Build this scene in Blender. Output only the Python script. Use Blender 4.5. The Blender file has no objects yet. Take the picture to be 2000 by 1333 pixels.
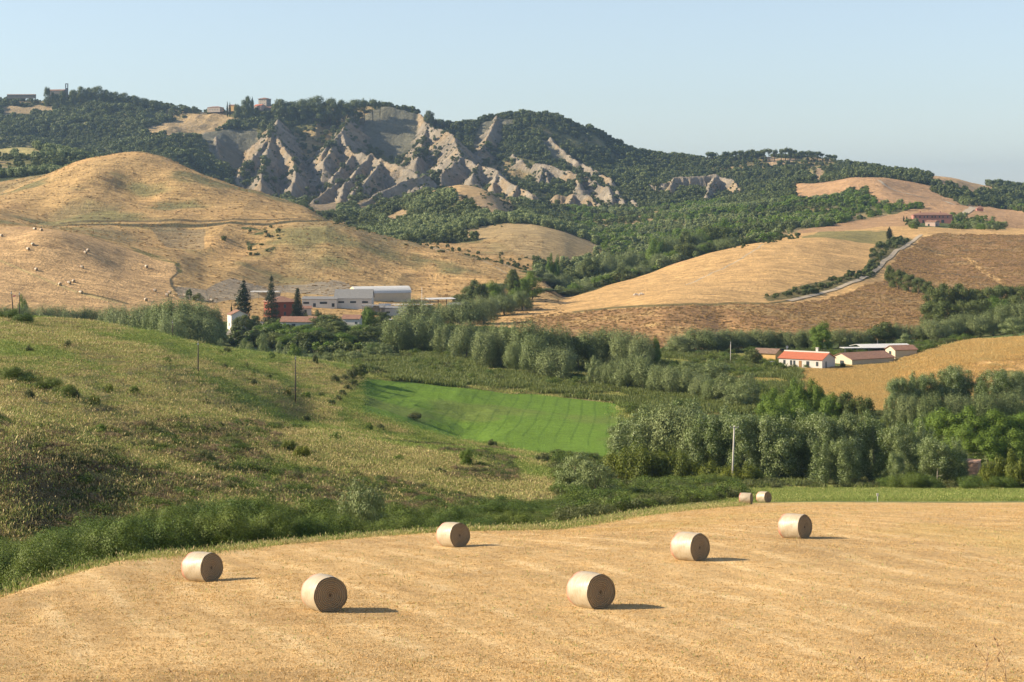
import bpy, math, random
import numpy as np
R = math.radians
SC = bpy.context.scene
COL = SC.collection
rng = np.random.default_rng(7)
random.seed(7)

# ---------------------------------------------------------------- camera
F = 3732.0          # focal length in photo pixels (photo 2000 px wide)
HY = 400.0          # eye level row in the photo
cam_d = bpy.data.cameras.new("camera")
cam_d.sensor_width = 36.0
cam_d.lens = F * 36.0 / 2000.0
cam_d.shift_y = -(666.5 - HY) / 2000.0
cam_d.clip_start = 0.3
cam_d.clip_end = 30000.0
cam = bpy.data.objects.new("camera", cam_d)
cam.location = (0, 0, 0)
cam.rotation_euler = (R(90), 0, 0)
COL.objects.link(cam)
SC.camera = cam

# ---------------------------------------------------------------- light
SUN_ELEV = R(28.5)
SUN_AZ = R(-91.0)      # compass angle from +Y towards +X: the sun stands to the left
world = bpy.data.worlds.new("World")
SC.world = world
world.use_nodes = True
wn = world.node_tree
wn.nodes.clear()
sky = wn.nodes.new("ShaderNodeTexSky")
sky.sky_type = 'NISHITA'
sky.sun_disc = False
sky.sun_elevation = SUN_ELEV
sky.sun_rotation = SUN_AZ
sky.altitude = 0.0
sky.air_density = 1.0
sky.dust_density = 0.15
sky.ozone_density = 4.0
bg = wn.nodes.new("ShaderNodeBackground")
bg.inputs[1].default_value = 0.086
wo = wn.nodes.new("ShaderNodeOutputWorld")
hs_ = wn.nodes.new('ShaderNodeHueSaturation'); hs_.inputs['Saturation'].default_value = 0.66
wn.links.new(sky.outputs[0], hs_.inputs['Color'])
wn.links.new(hs_.outputs[0], bg.inputs[0])
wn.links.new(bg.outputs[0], wo.inputs[0])
sd = bpy.data.lights.new("sun", 'SUN')
sd.energy = 5.0
sd.angle = R(0.55)
sd.color = (1.0, 0.84, 0.62)
sun = bpy.data.objects.new("sun", sd)
dirv = (-math.sin(SUN_AZ) * math.cos(SUN_ELEV), -math.cos(SUN_AZ) * math.cos(SUN_ELEV), -math.sin(SUN_ELEV))
from mathutils import Vector, Matrix, Euler
sun.rotation_euler = Vector(dirv).to_track_quat('-Z', 'Y').to_euler()
COL.objects.link(sun)
SC.view_settings.view_transform = 'Standard'
SC.view_settings.look = 'None'
SC.view_settings.gamma = 1.0
SC.view_settings.exposure = 0.96
SC.cycles.max_bounces = 6
SC.cycles.diffuse_bounces = 2
SC.cycles.transparent_max_bounces = 8
SC.cycles.volume_bounces = 0
SC.cycles.use_adaptive_sampling = True
SC.cycles.adaptive_threshold = 0.015

# ---------------------------------------------------------------- noise
def vnoise(x, y, seed=0):
    xi = np.floor(x).astype(np.int64); yi = np.floor(y).astype(np.int64)
    fx = x - xi; fy = y - yi
    fx = fx * fx * fx * (fx * (fx * 6 - 15) + 10); fy = fy * fy * fy * (fy * (fy * 6 - 15) + 10)
    def h(a, b):
        n = (a * 374761393 + b * 668265263 + seed * 982451653) & 0x7fffffff
        n = ((n ^ (n >> 13)) * 1274126177) & 0x7fffffff
        n = (n ^ (n >> 16)) & 0xffffff
        return n / float(0xffffff) * 2 - 1
    a = h(xi, yi); b = h(xi + 1, yi); c = h(xi, yi + 1); d = h(xi + 1, yi + 1)
    return (a + (b - a) * fx) * (1 - fy) + (c + (d - c) * fx) * fy

def fbm(x, y, scale, octv=4, seed=0, gain=0.5):
    s = 0.0; amp = 1.0; f = 1.0 / scale; tot = 0.0
    for i in range(octv):
        s = s + amp * vnoise(x * f + 13.7 * i, y * f - 7.1 * i, seed + i)
        tot += amp; amp *= gain; f *= 2.03
    return s / tot

def ridged(x, y, scale, octv=4, seed=0):
    s = 0.0; amp = 1.0; f = 1.0 / scale; tot = 0.0
    for i in range(octv):
        s = s + amp * (1 - 2 * np.abs(vnoise(x * f + 3.7 * i, y * f + 9.1 * i, seed + i)))
        tot += amp; amp *= 0.5; f *= 2.1
    return s / tot

def sstep(a, b, x):
    t = np.clip((x - a) / (b - a), 0, 1)
    return t * t * (3 - 2 * t)

# ---------------------------------------------------------------- terrain
# Each line: (x in photo px, distance m, row in photo px) or (x, distance, 'z', height m)
def Z(v): return ('z', v)
LINES = [
 ([(0, 1.5, Z(-1.7))], 1),
 ([(0, 6, Z(-2.7))], 4),
 ([(0, 20, Z(-7.4))], 10),
 ([(-600, 48, Z(-13.2)), (0, 52, Z(-13.4)), (2600, 54, Z(-13.7))], 30),
 ([(-600, 60, Z(-14.2)), (0, 68, Z(-14.8)), (395, 72, Z(-15.2)), (2600, 72, Z(-15.2))], 90),
 ([(-600, 64, Z(-14.7)), (0, 75, Z(-15.6)), (230, 87, Z(-16.8)), (395, 91, Z(-17.6)), (640, 98, Z(-18.1)), (885, 104, Z(-18.7)), (1350, 104, Z(-18.3)), (1553, 104, Z(-18.2)), (2600, 104, Z(-18.3))], 90),
 ([(-600, 68, Z(-15.6)), (0, 80, 1168), (230, 95, 1095), (395, 103, 1079), (500, 110, 1068), (750, 118, 1045), (885, 122, 1036), (1100, 132, 1030), (1200, 146, 1016), (1300, 168, 1000), (1450, 225, 983), (1600, 230, 981), (2600, 232, 981)], 150),
 ([(-600, 95, Z(-21)), (0, 103, Z(-22)), (400, 128, Z(-23.8)), (885, 148, Z(-26.2)), (1100, 175, 1017), (1300, 215, 985), (1450, 262, 966), (1600, 296, 962), (2600, 300, 962)], 40),
 ([(-600, 110, Z(-21)), (0, 126, Z(-22.6)), (400, 158, Z(-25.3)), (885, 185, 1002), (1100, 215, 975), (1300, 262, 955), (1450, 300, 950), (1600, 325, 948), (2600, 330, 949)], 50),
 ([(-600, 130, Z(-19)), (0, 148, 890), (150, 168, 882), (300, 192, 875), (600, 240, 862), (900, 290, 875), (1100, 330, 897), (1200, 352, Z(-50)), (2600, 362, Z(-50))], 160),
 ([(-600, 170, Z(-17.5)), (0, 215, 735), (150, 238, 742), (300, 272, 748), (400, 300, 762), (500, 340, 779), (577, 376, 793), (650, 386, 804), (720, 392, 820), (800, 396, 839), (900, 400, 864), (1080, 388, Z(-50)), (2600, 396, Z(-50))], 160),
 ([(-600, 260, Z(-15)), (0, 360, 618), (150, 372, 628), (300, 398, 652), (400, 430, 672), (500, 456, 690), (600, 478, 706), (680, 484, 726), (725, 484, 744), (800, 486, 752), (900, 490, 758), (1050, 496, 771), (1200, 484, 787), (1350, 520, Z(-50)), (2600, 520, Z(-50))], 150),
 ([(-600, 400, Z(-40)), (0, 520, Z(-48)), (560, 560, Z(-49)), (700, 548, Z(-46)), (800, 545, Z(-46.8)), (950, 550, Z(-48.5)), (1150, 555, Z(-50)), (1300, 560, Z(-50)), (1750, 560, Z(-49.8)), (1850, 545, Z(-46)), (2000, 540, 690), (2600, 540, 650)], 60),
 ([(-600, 600, Z(-47)), (0, 700, Z(-47.6)), (450, 720, Z(-47.6)), (650, 700, Z(-49.5)), (1000, 680, Z(-50)), (1300, 640, Z(-50)), (1750, 625, Z(-49.6)), (1850, 610, 684), (2000, 600, 662), (2600, 600, 630)], 60),
 ([(-600, 720, Z(-45)), (0, 745, Z(-45)), (450, 762, Z(-46.4)), (650, 790, Z(-48)), (850, 790, Z(-49)), (960, 772, 640), (1100, 715, Z(-49.8)), (1300, 690, 686), (1600, 705, Z(-50)), (1800, 715, Z(-49.5)), (2000, 745, Z(-48)), (2600, 745, Z(-46))], 50),
 ([(-600, 790, 555), (0, 800, 560), (200, 812, 566), (400, 835, 586), (520, 850, 592), (650, 862, 584), (850, 882, 588), (960, 800, 630), (1100, 832, 612), (1300, 782, 602), (1500, 812, 597), (1600, 862, 588), (1700, 940, 562), (1830, 950, 572), (2000, 900, 596), (2600, 900, 590)], 80),
 ([(-600, 920, 425), (0, 930, 443), (85, 930, 443), (180, 930, 463), (250, 925, 487), (345, 908, 517), (400, 905, 545), (480, 920, 548), (560, 950, 552), (650, 960, 550), (850, 975, 560), (1000, 1005, 560), (1100, 892, 600), (1300, 935, 561), (1500, 1000, 520), (1600, 1050, 509), (1700, 1120, 505), (1830, 1200, 512), (2000, 1180, 510), (2600, 1180, 500)], 110),
 ([(-600, 1060, 400), (0, 1060, 420), (100, 1062, 444), (300, 1080, 439), (500, 1100, 437), (655, 1130, 431), (750, 1115, 456), (850, 1105, 481), (950, 1090, 507), (1040, 1070, 532), (1100, 962, 590), (1250, 1060, 541), (1300, 1085, 524), (1400, 1150, 491), (1480, 1190, 473), (1560, 1210, 467), (1620, 1220, 467), (1700, 1260, 475), (1760, 1310, 462), (1800, 1335, 455), (2000, 1400, 452), (2600, 1400, 450)], 110),
 ([(-600, 1200, Z(-5)), (-300, 1260, 402), (0, 1255, 378), (60, 1270, 356), (100, 1282, 341), (140, 1292, 322), (180, 1300, 308), (230, 1318, 300), (270, 1330, 297), (330, 1320, 309), (400, 1300, 340), (460, 1280, 366), (520, 1260, 385), (600, 1235, 409), (660, 1205, Z(-14)), (800, 1200, Z(-30)), (1040, 1180, Z(-42)), (1100, 1110, Z(-52)), (1250, 1200, Z(-46)), (1400, 1250, Z(-34)), (1550, 1350, 461), (1650, 1400, 450), (1700, 1420, 446), (1760, 1460, 440), (1830, 1520, 437), (1930, 1560, 441), (2000, 1600, 446), (2600, 1600, 440)], 130),
 ([(-600, 1450, 350), (0, 1480, 345), (100, 1480, 340), (200, 1480, Z(10)), (400, 1600, Z(-18)), (600, 1400, Z(-26)), (700, 1400, Z(-31)), (800, 1400, 474), (900, 1450, 452), (1000, 1480, 436), (1050, 1470, 440), (1100, 1450, 454), (1170, 1420, 486), (1250, 1400, 502), (1350, 1420, 486), (1450, 1450, 466), (1550, 1530, 440), (1650, 1620, 432), (1800, 1650, 421), (1900, 1660, 424), (2000, 1680, 433), (2600, 1700, 420)], 90),
 ([(-600, 1700, 290), (0, 1700, 293), (60, 1700, 292), (110, 1700, 300), (200, 1700, 318), (270, 1680, 332), (400, 1750, 372), (500, 1800, 398), (600, 1810, 408), (700, 1800, 424), (780, 1820, 402), (840, 1840, 374), (900, 1850, 360), (950, 1850, 370), (1000, 1820, 408), (1060, 1750, 432), (1100, 1720, 445), (1170, 1700, 462), (1300, 1750, 440), (1450, 1800, 420), (1550, 1800, 406), (1620, 1820, 396), (1720, 1820, 384), (1800, 1820, 394), (1870, 1820, 402), (1960, 1850, 412), (2600, 1850, 420)], 90),
 ([(-600, 2050, 325), (0, 2050, 325), (200, 2050, 322), (330, 2050, 340), (400, 2080, 378), (500, 2080, 396), (600, 2080, 404), (700, 2100, 398), (800, 2120, 388), (900, 2150, 382), (1000, 2120, 390), (1100, 2100, 408), (1200, 2100, 414), (1300, 2100, 408), (1400, 2100, 398), (1500, 2080, 384), (1600, 2060, 364), (1660, 2030, 352), (1720, 2020, 350), (1800, 2020, 372), (1900, 2020, 396), (1960, 2020, 411), (2600, 2020, 425)], 60),
 ([(-600, 2430, 270), (0, 2430, 268), (100, 2430, 274), (250, 2430, 268), (350, 2400, 258), (430, 2400, 290), (480, 2430, 315), (530, 2430, 325), (620, 2440, 318), (700, 2440, 312), (800, 2440, 330), (900, 2430, 332), (1000, 2430, 330), (1100, 2430, 340), (1200, 2430, 354), (1300, 2400, 368), (1400, 2400, 368), (1500, 2380, 354), (1600, 2350, 336), (1680, 2280, 342), (1760, 2250, 345), (1850, 2250, 352), (1930, 2250, 382), (2000, 2250, 396), (2600, 2250, 410)], 130),
 ([(-600, 2580, 235), (0, 2580, 228), (100, 2580, 226), (250, 2580, 232), (330, 2580, 238), (400, 2570, 244), (470, 2570, 248), (530, 2560, 248), (600, 2560, 246), (700, 2580, 256), (800, 2590, 258), (860, 2580, 282), (930, 2580, 280), (1000, 2580, 268), (1060, 2580, 272), (1120, 2580, 284), (1200, 2600, 314), (1300, 2600, 334), (1500, 2600, 330), (1620, 2600, 328), (1700, 2480, 336), (1800, 2480, 344), (1870, 2450, 350), (1930, 2450, 372), (2000, 2450, 384), (2600, 2450, 395)], 130),
 ([(-600, 2750, 205), (0, 2750, 196), (90, 2750, 196), (150, 2750, 191), (250, 2720, 196), (330, 2710, 210), (400, 2690, 221), (470, 2660, 219), (520, 2660, 213), (600, 2660, 205), (700, 2660, 206), (750, 2650, 209), (815, 2640, 217), (835, 2630, 232), (860, 2630, 247), (910, 2640, 249), (960, 2660, 233), (1000, 2680, 225), (1050, 2690, 221), (1110, 2690, 236), (1160, 2690, 258), (1210, 2720, 286), (1260, 2750, 306), (1400, 2750, 312), (1500, 2750, 306), (1620, 2750, 310), (1660, 2740, 322), (1730, 2700, 332), (1800, 2660, 338), (1880, 2650, 352), (1930, 2650, 362), (2000, 2650, 367), (2600, 2700, 385)], 110),
 ([(0, 3100, Z(60)), (1200, 3100, Z(40)), (1300, 3100, Z(10)), (2600, 3100, Z(-20))], 20),
 ([(0, 4500, Z(-30))], 10),
 ([(0, 12000, Z(-60))], 4),
]
cols_main = np.arange(-120, 2121, 2.5)
cols = np.concatenate([np.arange(-3200, -600, 120.0), np.arange(-600, -120, 20.0), cols_main, np.arange(2140, 2600, 20.0), np.arange(2620, 5200, 120.0)])
NC = len(cols)
KN = len(LINES)
nodeD = np.zeros((NC, KN)); nodeZ = np.zeros((NC, KN))
fine = np.arange(-4000, 6001, 2.5)
def gsm(a, sig):
    n = int(sig * 3 / 2.5) + 1
    k = np.exp(-0.5 * (np.arange(-n, n + 1) * 2.5 / sig) ** 2); k /= k.sum()
    return np.convolve(np.pad(a, n, mode='edge'), k, mode='valid')
for k, (pts, n) in enumerate(LINES):
    xs = np.array([p[0] for p in pts], float); ds = np.array([p[1] for p in pts], float)
    zs = np.array([p[2][1] if isinstance(p[2], tuple) else (HY - p[2]) / F * p[1] for p in pts], float)
    sig = 9.0
    nodeD[:, k] = np.interp(cols, fine, gsm(np.interp(fine, xs, ds), sig))
    nodeZ[:, k] = np.interp(cols, fine, gsm(np.interp(fine, xs, zs), sig))
for k in range(1, KN):
    nodeD[:, k] = np.maximum(nodeD[:, k], nodeD[:, k - 1] + 1.0)
h = np.diff(nodeD, axis=1); dl = np.diff(nodeZ, axis=1) / h
m = np.zeros((NC, KN))
w1 = 2 * h[:, 1:] + h[:, :-1]; w2 = h[:, 1:] + 2 * h[:, :-1]
same = dl[:, :-1] * dl[:, 1:] > 0
with np.errstate(divide='ignore', invalid='ignore'):
    hm = (w1 + w2) / (w1 / dl[:, :-1] + w2 / dl[:, 1:])
m[:, 1:-1] = np.where(same, np.nan_to_num(hm), 0)
m[:, 0] = dl[:, 0]; m[:, -1] = dl[:, -1]
Dl = []; Zl = []; rowline = []
for k in range(KN - 1):
    n = LINES[k + 1][1]
    for i in range(n):
        t = i / n
        hh = h[:, k]
        Dl.append(nodeD[:, k] + t * hh)
        Zl.append((2*t**3-3*t**2+1) * nodeZ[:, k] + (t**3-2*t**2+t) * hh * m[:, k] + (-2*t**3+3*t**2) * nodeZ[:, k+1] + (t**3-t**2) * hh * m[:, k+1])
        rowline.append(k + t)
Dl.append(nodeD[:, -1]); Zl.append(nodeZ[:, -1]); rowline.append(KN - 1)
GD = np.array(Dl).T      # columns x rows
GZ = np.array(Zl).T
rowline = np.array(rowline)
NR = GD.shape[1]
PX = np.repeat(cols[:, None], NR, axis=1)
GX = (PX - 1000.0) / F * GD
PY0 = HY - GZ / GD * F          # photo row before detail is added
RL = np.repeat(rowline[None, :], NC, axis=0)

# erosion ridges (clay spurs): photo x, photo y, distance, apex width
RIDGES = [
 [(545, 232, 2560), (532, 252, 2440), (515, 282, 2380), (492, 310, 2310), (470, 336, 2250)],
 [(532, 254, 2440), (521, 300, 2330), (514, 330, 2260), (508, 356, 2200)],
 [(532, 254, 2440), (552, 286, 2380), (572, 312, 2320), (578, 345, 2250), (566, 378, 2180)],
 [(422, 264, 2470), (424, 295, 2400), (434, 325, 2330)],
 [(686, 225, 2600), (677, 240, 2540), (668, 256, 2490), (648, 278, 2430), (628, 300, 2370)],
 [(668, 256, 2490), (676, 284, 2420), (690, 300, 2380), (725, 301, 2350), (745, 312, 2310), (775, 322, 2280), (815, 337, 2240)],
 [(655, 272, 2440), (645, 300, 2370), (632, 318, 2320)],
 [(690, 300, 2380), (670, 325, 2310), (650, 345, 2250)],
 [(725, 301, 2350), (700, 330, 2280), (672, 362, 2200), (662, 395, 2130)],
 [(745, 312, 2310), (728, 340, 2240), (700, 365, 2180)],
 [(818, 222, 2630), (835, 242, 2580), (848, 250, 2540), (872, 256, 2500), (888, 268, 2460), (893, 292, 2400), (903, 306, 2370), (935, 322, 2320), (972, 334, 2280), (985, 352, 2230), (1015, 366, 2180), (1045, 382, 2130)],
 [(835, 242, 2580), (822, 285, 2480), (812, 318, 2400)],
 [(903, 306, 2370), (885, 322, 2320), (862, 336, 2270)],
 [(935, 322, 2320), (922, 342, 2260)], [(972, 334, 2280), (962, 362, 2210)],
 [(1010, 365, 2180), (995, 392, 2110)], [(1040, 380, 2135), (1042, 402, 2080)],
 [(1002, 300, 2500), (1012, 312, 2450), (1035, 322, 2420), (1063, 322, 2400), (1092, 332, 2370), (1135, 340, 2330), (1160, 354, 2290), (1188, 366, 2250), (1196, 388, 2190)],
 [(1063, 322, 2400), (1054, 350, 2330), (1044, 374, 2260)], [(1063, 324, 2400), (1070, 350, 2340), (1072, 372, 2280)],
 [(1135, 340, 2330), (1132, 360, 2270)],
 [(1138, 318, 2480), (1160, 332, 2430), (1195, 352, 2370)],
 [(970, 228, 2640), (962, 250, 2590), (940, 290, 2500)], [(1075, 270, 2580), (1100, 292, 2540), (1128, 318, 2480)],
 [(1232, 366, 2330), (1262, 360, 2330), (1296, 360, 2320), (1318, 346, 2340), (1365, 343, 2350), (1400, 340, 2360), (1432, 354, 2330), (1446, 372, 2280)],
 [(1318, 346, 2340), (1308, 366, 2290)], [(1400, 340, 2360), (1386, 362, 2300), (1380, 382, 2240)],
 [(1085, 382, 2170), (1110, 378, 2170), (1150, 384, 2150), (1172, 402, 2110), (1190, 428, 2050)],
 [(1120, 379, 2165), (1108, 404, 2100)], [(1150, 386, 2150), (1146, 412, 2080)],
 [(660, 352, 2230), (640, 372, 2180), (612, 392, 2130)], [(672, 362, 2200), (668, 390, 2140), (655, 412, 2080)], [(690, 372, 2180), (684, 398, 2120)],
 [(845, 340, 2200), (800, 352, 2140), (750, 372, 2080), (700, 398, 2010)], [(868, 372, 1960), (858, 392, 1910), (852, 405, 1880)], [(750, 372, 2080), (742, 392, 2030)],
 [(1205, 372, 2240), (1218, 392, 2180), (1222, 418, 2110)],
 [(1235, 386, 2190), (1250, 412, 2120), (1275, 428, 2060)],
 [(22, 262, 2500), (14, 292, 2400)], [(60, 288, 2420), (52, 304, 2360)], [(195, 296, 2300), (230, 312, 2250)],
 [(300, 246, 2520), (272, 262, 2470), (262, 270, 2440)],
 [(800, 368, 2080), (830, 362, 2080), (770, 398, 2020)],
 [(880, 382, 1990), (864, 412, 1930)],
 [(720, 395, 2050), (770, 388, 2060)],
]
jm = np.where((rowline > 18.5) & (rowline < 24.2))[0]
sx = GX[:, jm]; sy = GD[:, jm]; bz0 = GZ[:, jm]
# gullied base of the mountain
er = ridged(sx, sy * 0.55, 130, 4, 5)
amp = sstep(2050, 2300, sy) * (1 - sstep(2600, 2740, sy))
gxp = PX[:, jm]
amp = amp * (1 - 0.8 * sstep(1600, 1680, gxp))
bz = bz0 + amp * (er * 11 - 7)
rz = np.full(sx.shape, -1e3)
for ri, pl in enumerate(RIDGES):
    P = [((x - 1000) / F * d, d, (HY - y) / F * d) for x, y, d in pl]
    s0 = 0.0
    for a, b in zip(P[:-1], P[1:]):
        ax, ay, az = a; bx, by, bzz = b
        L = math.hypot(bx - ax, by - ay)
        sel = np.where((np.abs(sx - (ax + bx) / 2) < L / 2 + 150) & (np.abs(sy - (ay + by) / 2) < L / 2 + 150))
        X = sx[sel]; Y = sy[sel]
        t = np.clip(((X - ax) * (bx - ax) + (Y - ay) * (by - ay)) / (L * L), 0, 1)
        qx = ax + t * (bx - ax); qy = ay + t * (by - ay)
        wob = vnoise(X / 14, Y / 14, 40 + ri) * 3.0
        d = np.hypot(X - qx, Y - qy)
        side = np.sign((X - ax) * (by - ay) - (Y - ay) * (bx - ax))
        s = s0 + t * L + d * 0.45 + wob
        fl = np.abs(vnoise(s / 8.0, side * 3.3 + ri * 7.7, 77)) * 0.75 + np.abs(vnoise(s / 3.4, side * 5.1 + ri, 78)) * 0.35
        crest = az + t * (bzz - az) + vnoise((s0 + t * L) / 12.0, t * 0 + ri, 79) * 2.2
        zz = crest - np.maximum(0, d - 0.8) * (0.78 + 0.85 * fl) - 1.2 * fl * np.minimum(d, 8)
        cur = rz[sel]
        rz[sel] = np.maximum(cur, zz)
        s0 += L
bare = np.zeros(GD.shape)
bare[:, jm] = sstep(-1.0, 4.0, rz - bz)
GZ[:, jm] = np.maximum(bz, rz)
# general relief
def add(cond, val):
    GZ[cond] += val[cond] if isinstance(val, np.ndarray) else val
nz = fbm(GX, GD, 26, 3, 11)
GZ += nz * 0.16 * (1 - sstep(5.6, 7, RL))
far_n = fbm(GX, GD, 70, 4, 21)
wfar = sstep(13.8, 15.2, RL) * (1 - sstep(18.6, 19.2, RL))
GZ += (far_n * 2.3 + ridged(GX, GD * 0.6, 55, 3, 23) * 1.5 * sstep(1200, 900, PX)) * wfar * sstep(760, 1000, GD)
mead = sstep(7.0, 8.3, RL) * (1 - sstep(10.8, 11.6, RL)) * (1 - sstep(900, 1080, PX))
GZ += mead * (fbm(GX, GD * 0.7, 34, 4, 31) * 1.6 - 0.3 + ridged(GX, GD, 9, 3, 33) * 0.35)
wm = sstep(19.2, 20, RL) * (1 - sstep(24.0, 24.6, RL)) * (1 - bare)
GZ += wm * fbm(GX, GD, 60, 4, 41) * 3.5

def pt_z(px, D):
    """ground height under photo column px at distance D"""
    i = np.searchsorted(cols, px) - 1
    i = int(min(max(i, 0), NC - 2))
    f = (px - cols[i]) / (cols[i + 1] - cols[i])
    z0 = np.interp(D, GD[i], GZ[i]); z1 = np.interp(D, GD[i + 1], GZ[i + 1])
    return float(z0 * (1 - f) + z1 * f)
def at(px, D, dz=0.0):
    return Vector(((px - 1000) / F * D, D, pt_z(px, D) + dz))
def gxy(x, y):
    return pt_z(1000 + x / y * F, y)
def hit(px, py, d0, d1):
    """first distance between d0 and d1 where the ground under column px shows at row py"""
    i = int(min(max(np.searchsorted(cols, px) - 1, 0), NC - 2))
    a = HY - GZ[i] / GD[i] * F
    sel = np.where((GD[i] >= d0) & (GD[i] <= d1))[0]
    if len(sel) < 2: return 0.5 * (d0 + d1)
    v = a[sel] - py
    c = np.where(v[:-1] * v[1:] <= 0)[0]
    if len(c):
        j = sel[c[0]]
        t = (a[j] - py) / (a[j] - a[j + 1] + 1e-9)
        return float(GD[i, j] + t * (GD[i, j + 1] - GD[i, j]))
    return float(GD[i, sel[np.argmin(np.abs(v))]])

# hollows and knolls on the straw hills: x, y row, d range, radius across, radius deep, height
for (px, py, d0, d1, ra, rb, hh) in [
    (350, 455, 1000, 1100, 30, 50, -5), (430, 470, 940, 1080, 12, 40, 4), (490, 465, 950, 1090, 18, 44, -6),
    (560, 470, 950, 1090, 34, 30, 4), (196, 345, 1150, 1310, 14, 22, 4), (240, 348, 1120, 1290, 22, 30, -7), (285, 372, 1120, 1290, 16, 30, -3),
    (340, 385, 1090, 1230, 30, 30, -5), (150, 390, 1090, 1250, 30, 30, 3), (690, 500, 900, 1060, 40, 40, 3),
    (800, 540, 900, 1060, 30, 50, -3.5), 
    (1745, 545, 950, 1150, 18, 60, -2.5), (1850, 520, 1000, 1250, 40, 50, 4),
    (1420, 640, 700, 790, 6, 50, -2.0), (110, 470, 850, 935, 18, 26, 3), (250, 520, 830, 910, 16, 20, -2),
    (1000, 470, 1300, 1460, 30, 50, 4), (1130, 500, 1260, 1420, 18, 40, -3), (1330, 580, 830, 1050, 30, 60, 2.5)]:
    D0 = hit(px, py, d0, d1); X0 = (px - 1000) / F * D0
    GZ += hh * np.exp(-((GX - X0) / ra) ** 2 - ((GD - D0) / rb) ** 2)

# ---------------------------------------------------------------- land cover
wx = vnoise(GX / 9, GD / 14, 51) * 2.2 * np.minimum(1, GD / 600.0) + fbm(GX, GD, 45, 3, 52) * 4
wy = vnoise(GX / 9, GD / 14, 53) * 1.4
QX = PX + wx; QY = PY0 + wy
def inpoly(poly, r0, r1, warp=True):
    out = np.zeros(GD.shape, bool)
    px = np.array([p[0] for p in poly], float); py = np.array([p[1] for p in poly], float)
    A = QX if warp else PX; B = QY if warp else PY0
    c = (RL >= r0) & (RL <= r1) & (A >= px.min()) & (A <= px.max()) & (B >= py.min()) & (B <= py.max())
    X = A[c]; Y = B[c]
    ins = np.zeros(X.shape, bool)
    n = len(poly)
    for i in range(n):
        x0, y0 = px[i], py[i]; x1, y1 = px[(i + 1) % n], py[(i + 1) % n]
        if y0 == y1: continue
        cr = ((y0 > Y) != (y1 > Y)) & (X < (x1 - x0) * (Y - y0) / (y1 - y0) + x0)
        ins ^= cr
    out[c] = ins
    return out
def band(poly, wpx, r0, r1):
    """mask of a line drawn through photo points, wpx wide"""
    best = np.full(GD.shape, 1e3)
    X = PX; Y = PY0
    xs = [p[0] for p in poly]; ys = [p[1] for p in poly]
    c = (RL >= r0) & (RL <= r1) & (X > min(xs) - 20) & (X < max(xs) + 20) & (Y > min(ys) - 12) & (Y < max(ys) + 12)
    x = X[c]; y = Y[c]; b = np.full(x.shape, 1e3)
    for (x0, y0), (x1, y1) in zip(poly[:-1], poly[1:]):
        L2 = (x1 - x0) ** 2 + (y1 - y0) ** 2
        t = np.clip(((x - x0) * (x1 - x0) + (y - y0) * (y1 - y0)) / L2, 0, 1)
        b = np.minimum(b, np.hypot(x - x0 - t * (x1 - x0), (y - y0 - t * (y1 - y0)) * 1.6))
    best[c] = b
    return 1 - sstep(wpx * 0.5, wpx * 1.1, best)

CG = np.zeros(GD.shape + (3,))
C_straw = np.array([0.52, 0.335, 0.145]); C_straw2 = np.array([0.41, 0.275, 0.12]); C_rough = np.array([0.275, 0.165, 0.075])
C_olive = np.array([0.17, 0.165, 0.062]); C_green = np.array([0.075, 0.12, 0.025]); C_crop = np.array([0.115, 0.200, 0.022])
C_clay = np.array([0.225, 0.195, 0.15]); C_clay2 = np.array([0.27, 0.25, 0.215]); C_wood = np.array([0.045, 0.06, 0.022])
C_gravel = np.array([0.34, 0.31, 0.26]); C_pink = np.array([0.40, 0.25, 0.13])
def paint(mask, col, k=1.0):
    w = np.clip(mask.astype(float) * k, 0, 1)[..., None]
    CG[:] = CG * (1 - w) + np.asarray(col) * w
n1 = fbm(GX, GD, 38, 4, 61); n2 = fbm(GX, GD, 9, 3, 62); n3 = fbm(GX * 0.5, GD, 120, 3, 63); n4 = fbm(GX, GD * 0.25, 3.0, 3, 64)
CG[:] = C_wood
HAY = RL <= 6.0
paint(HAY, (0.575, 0.395, 0.188))
hp = (GX * 0.95 + GD * 0.316)
hs1 = np.sin((hp + 1.6 * fbm(GX, GD, 14, 3, 121)) * 2 * math.pi / 3.1)
hs2 = np.sin((hp + 1.2 * fbm(GX, GD, 10, 3, 122)) * 2 * math.pi / 1.5)
fade = 1 - 0.6 * sstep(110, 190, GD)
paint(HAY * sstep(0.65, 1.1, hs1 + 0.5 * fbm(GX, GD, 4, 3, 123)) * fade, (0.72, 0.53, 0.28), 0.75)
paint(HAY * sstep(0.55, 1.2, -hs1 + 0.9 * fbm(GX, GD, 6, 3, 124)) * fade, (0.42, 0.27, 0.12), 0.4)
paint(HAY * sstep(0.3, 0.9, hs2 + 0.6 * fbm(GX, GD, 3, 2, 125)) * fade, (0.64, 0.43, 0.19), 0.3)
paint(HAY * sstep(0.15, 0.5, fbm(GX, GD, 7, 4, 126)), (0.37, 0.24, 0.11), 0.45)
paint(HAY * sstep(0.22, 0.5, fbm(GX, GD, 16, 4, 127)), (0.48, 0.36, 0.12), 0.5)
STRIP = (RL > 6.0) & (RL <= 7.6) & (PX > 1440)
paint((RL > 6.0) & (RL < 8), C_olive)
paint(STRIP, (0.19, 0.21, 0.075))
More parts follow.
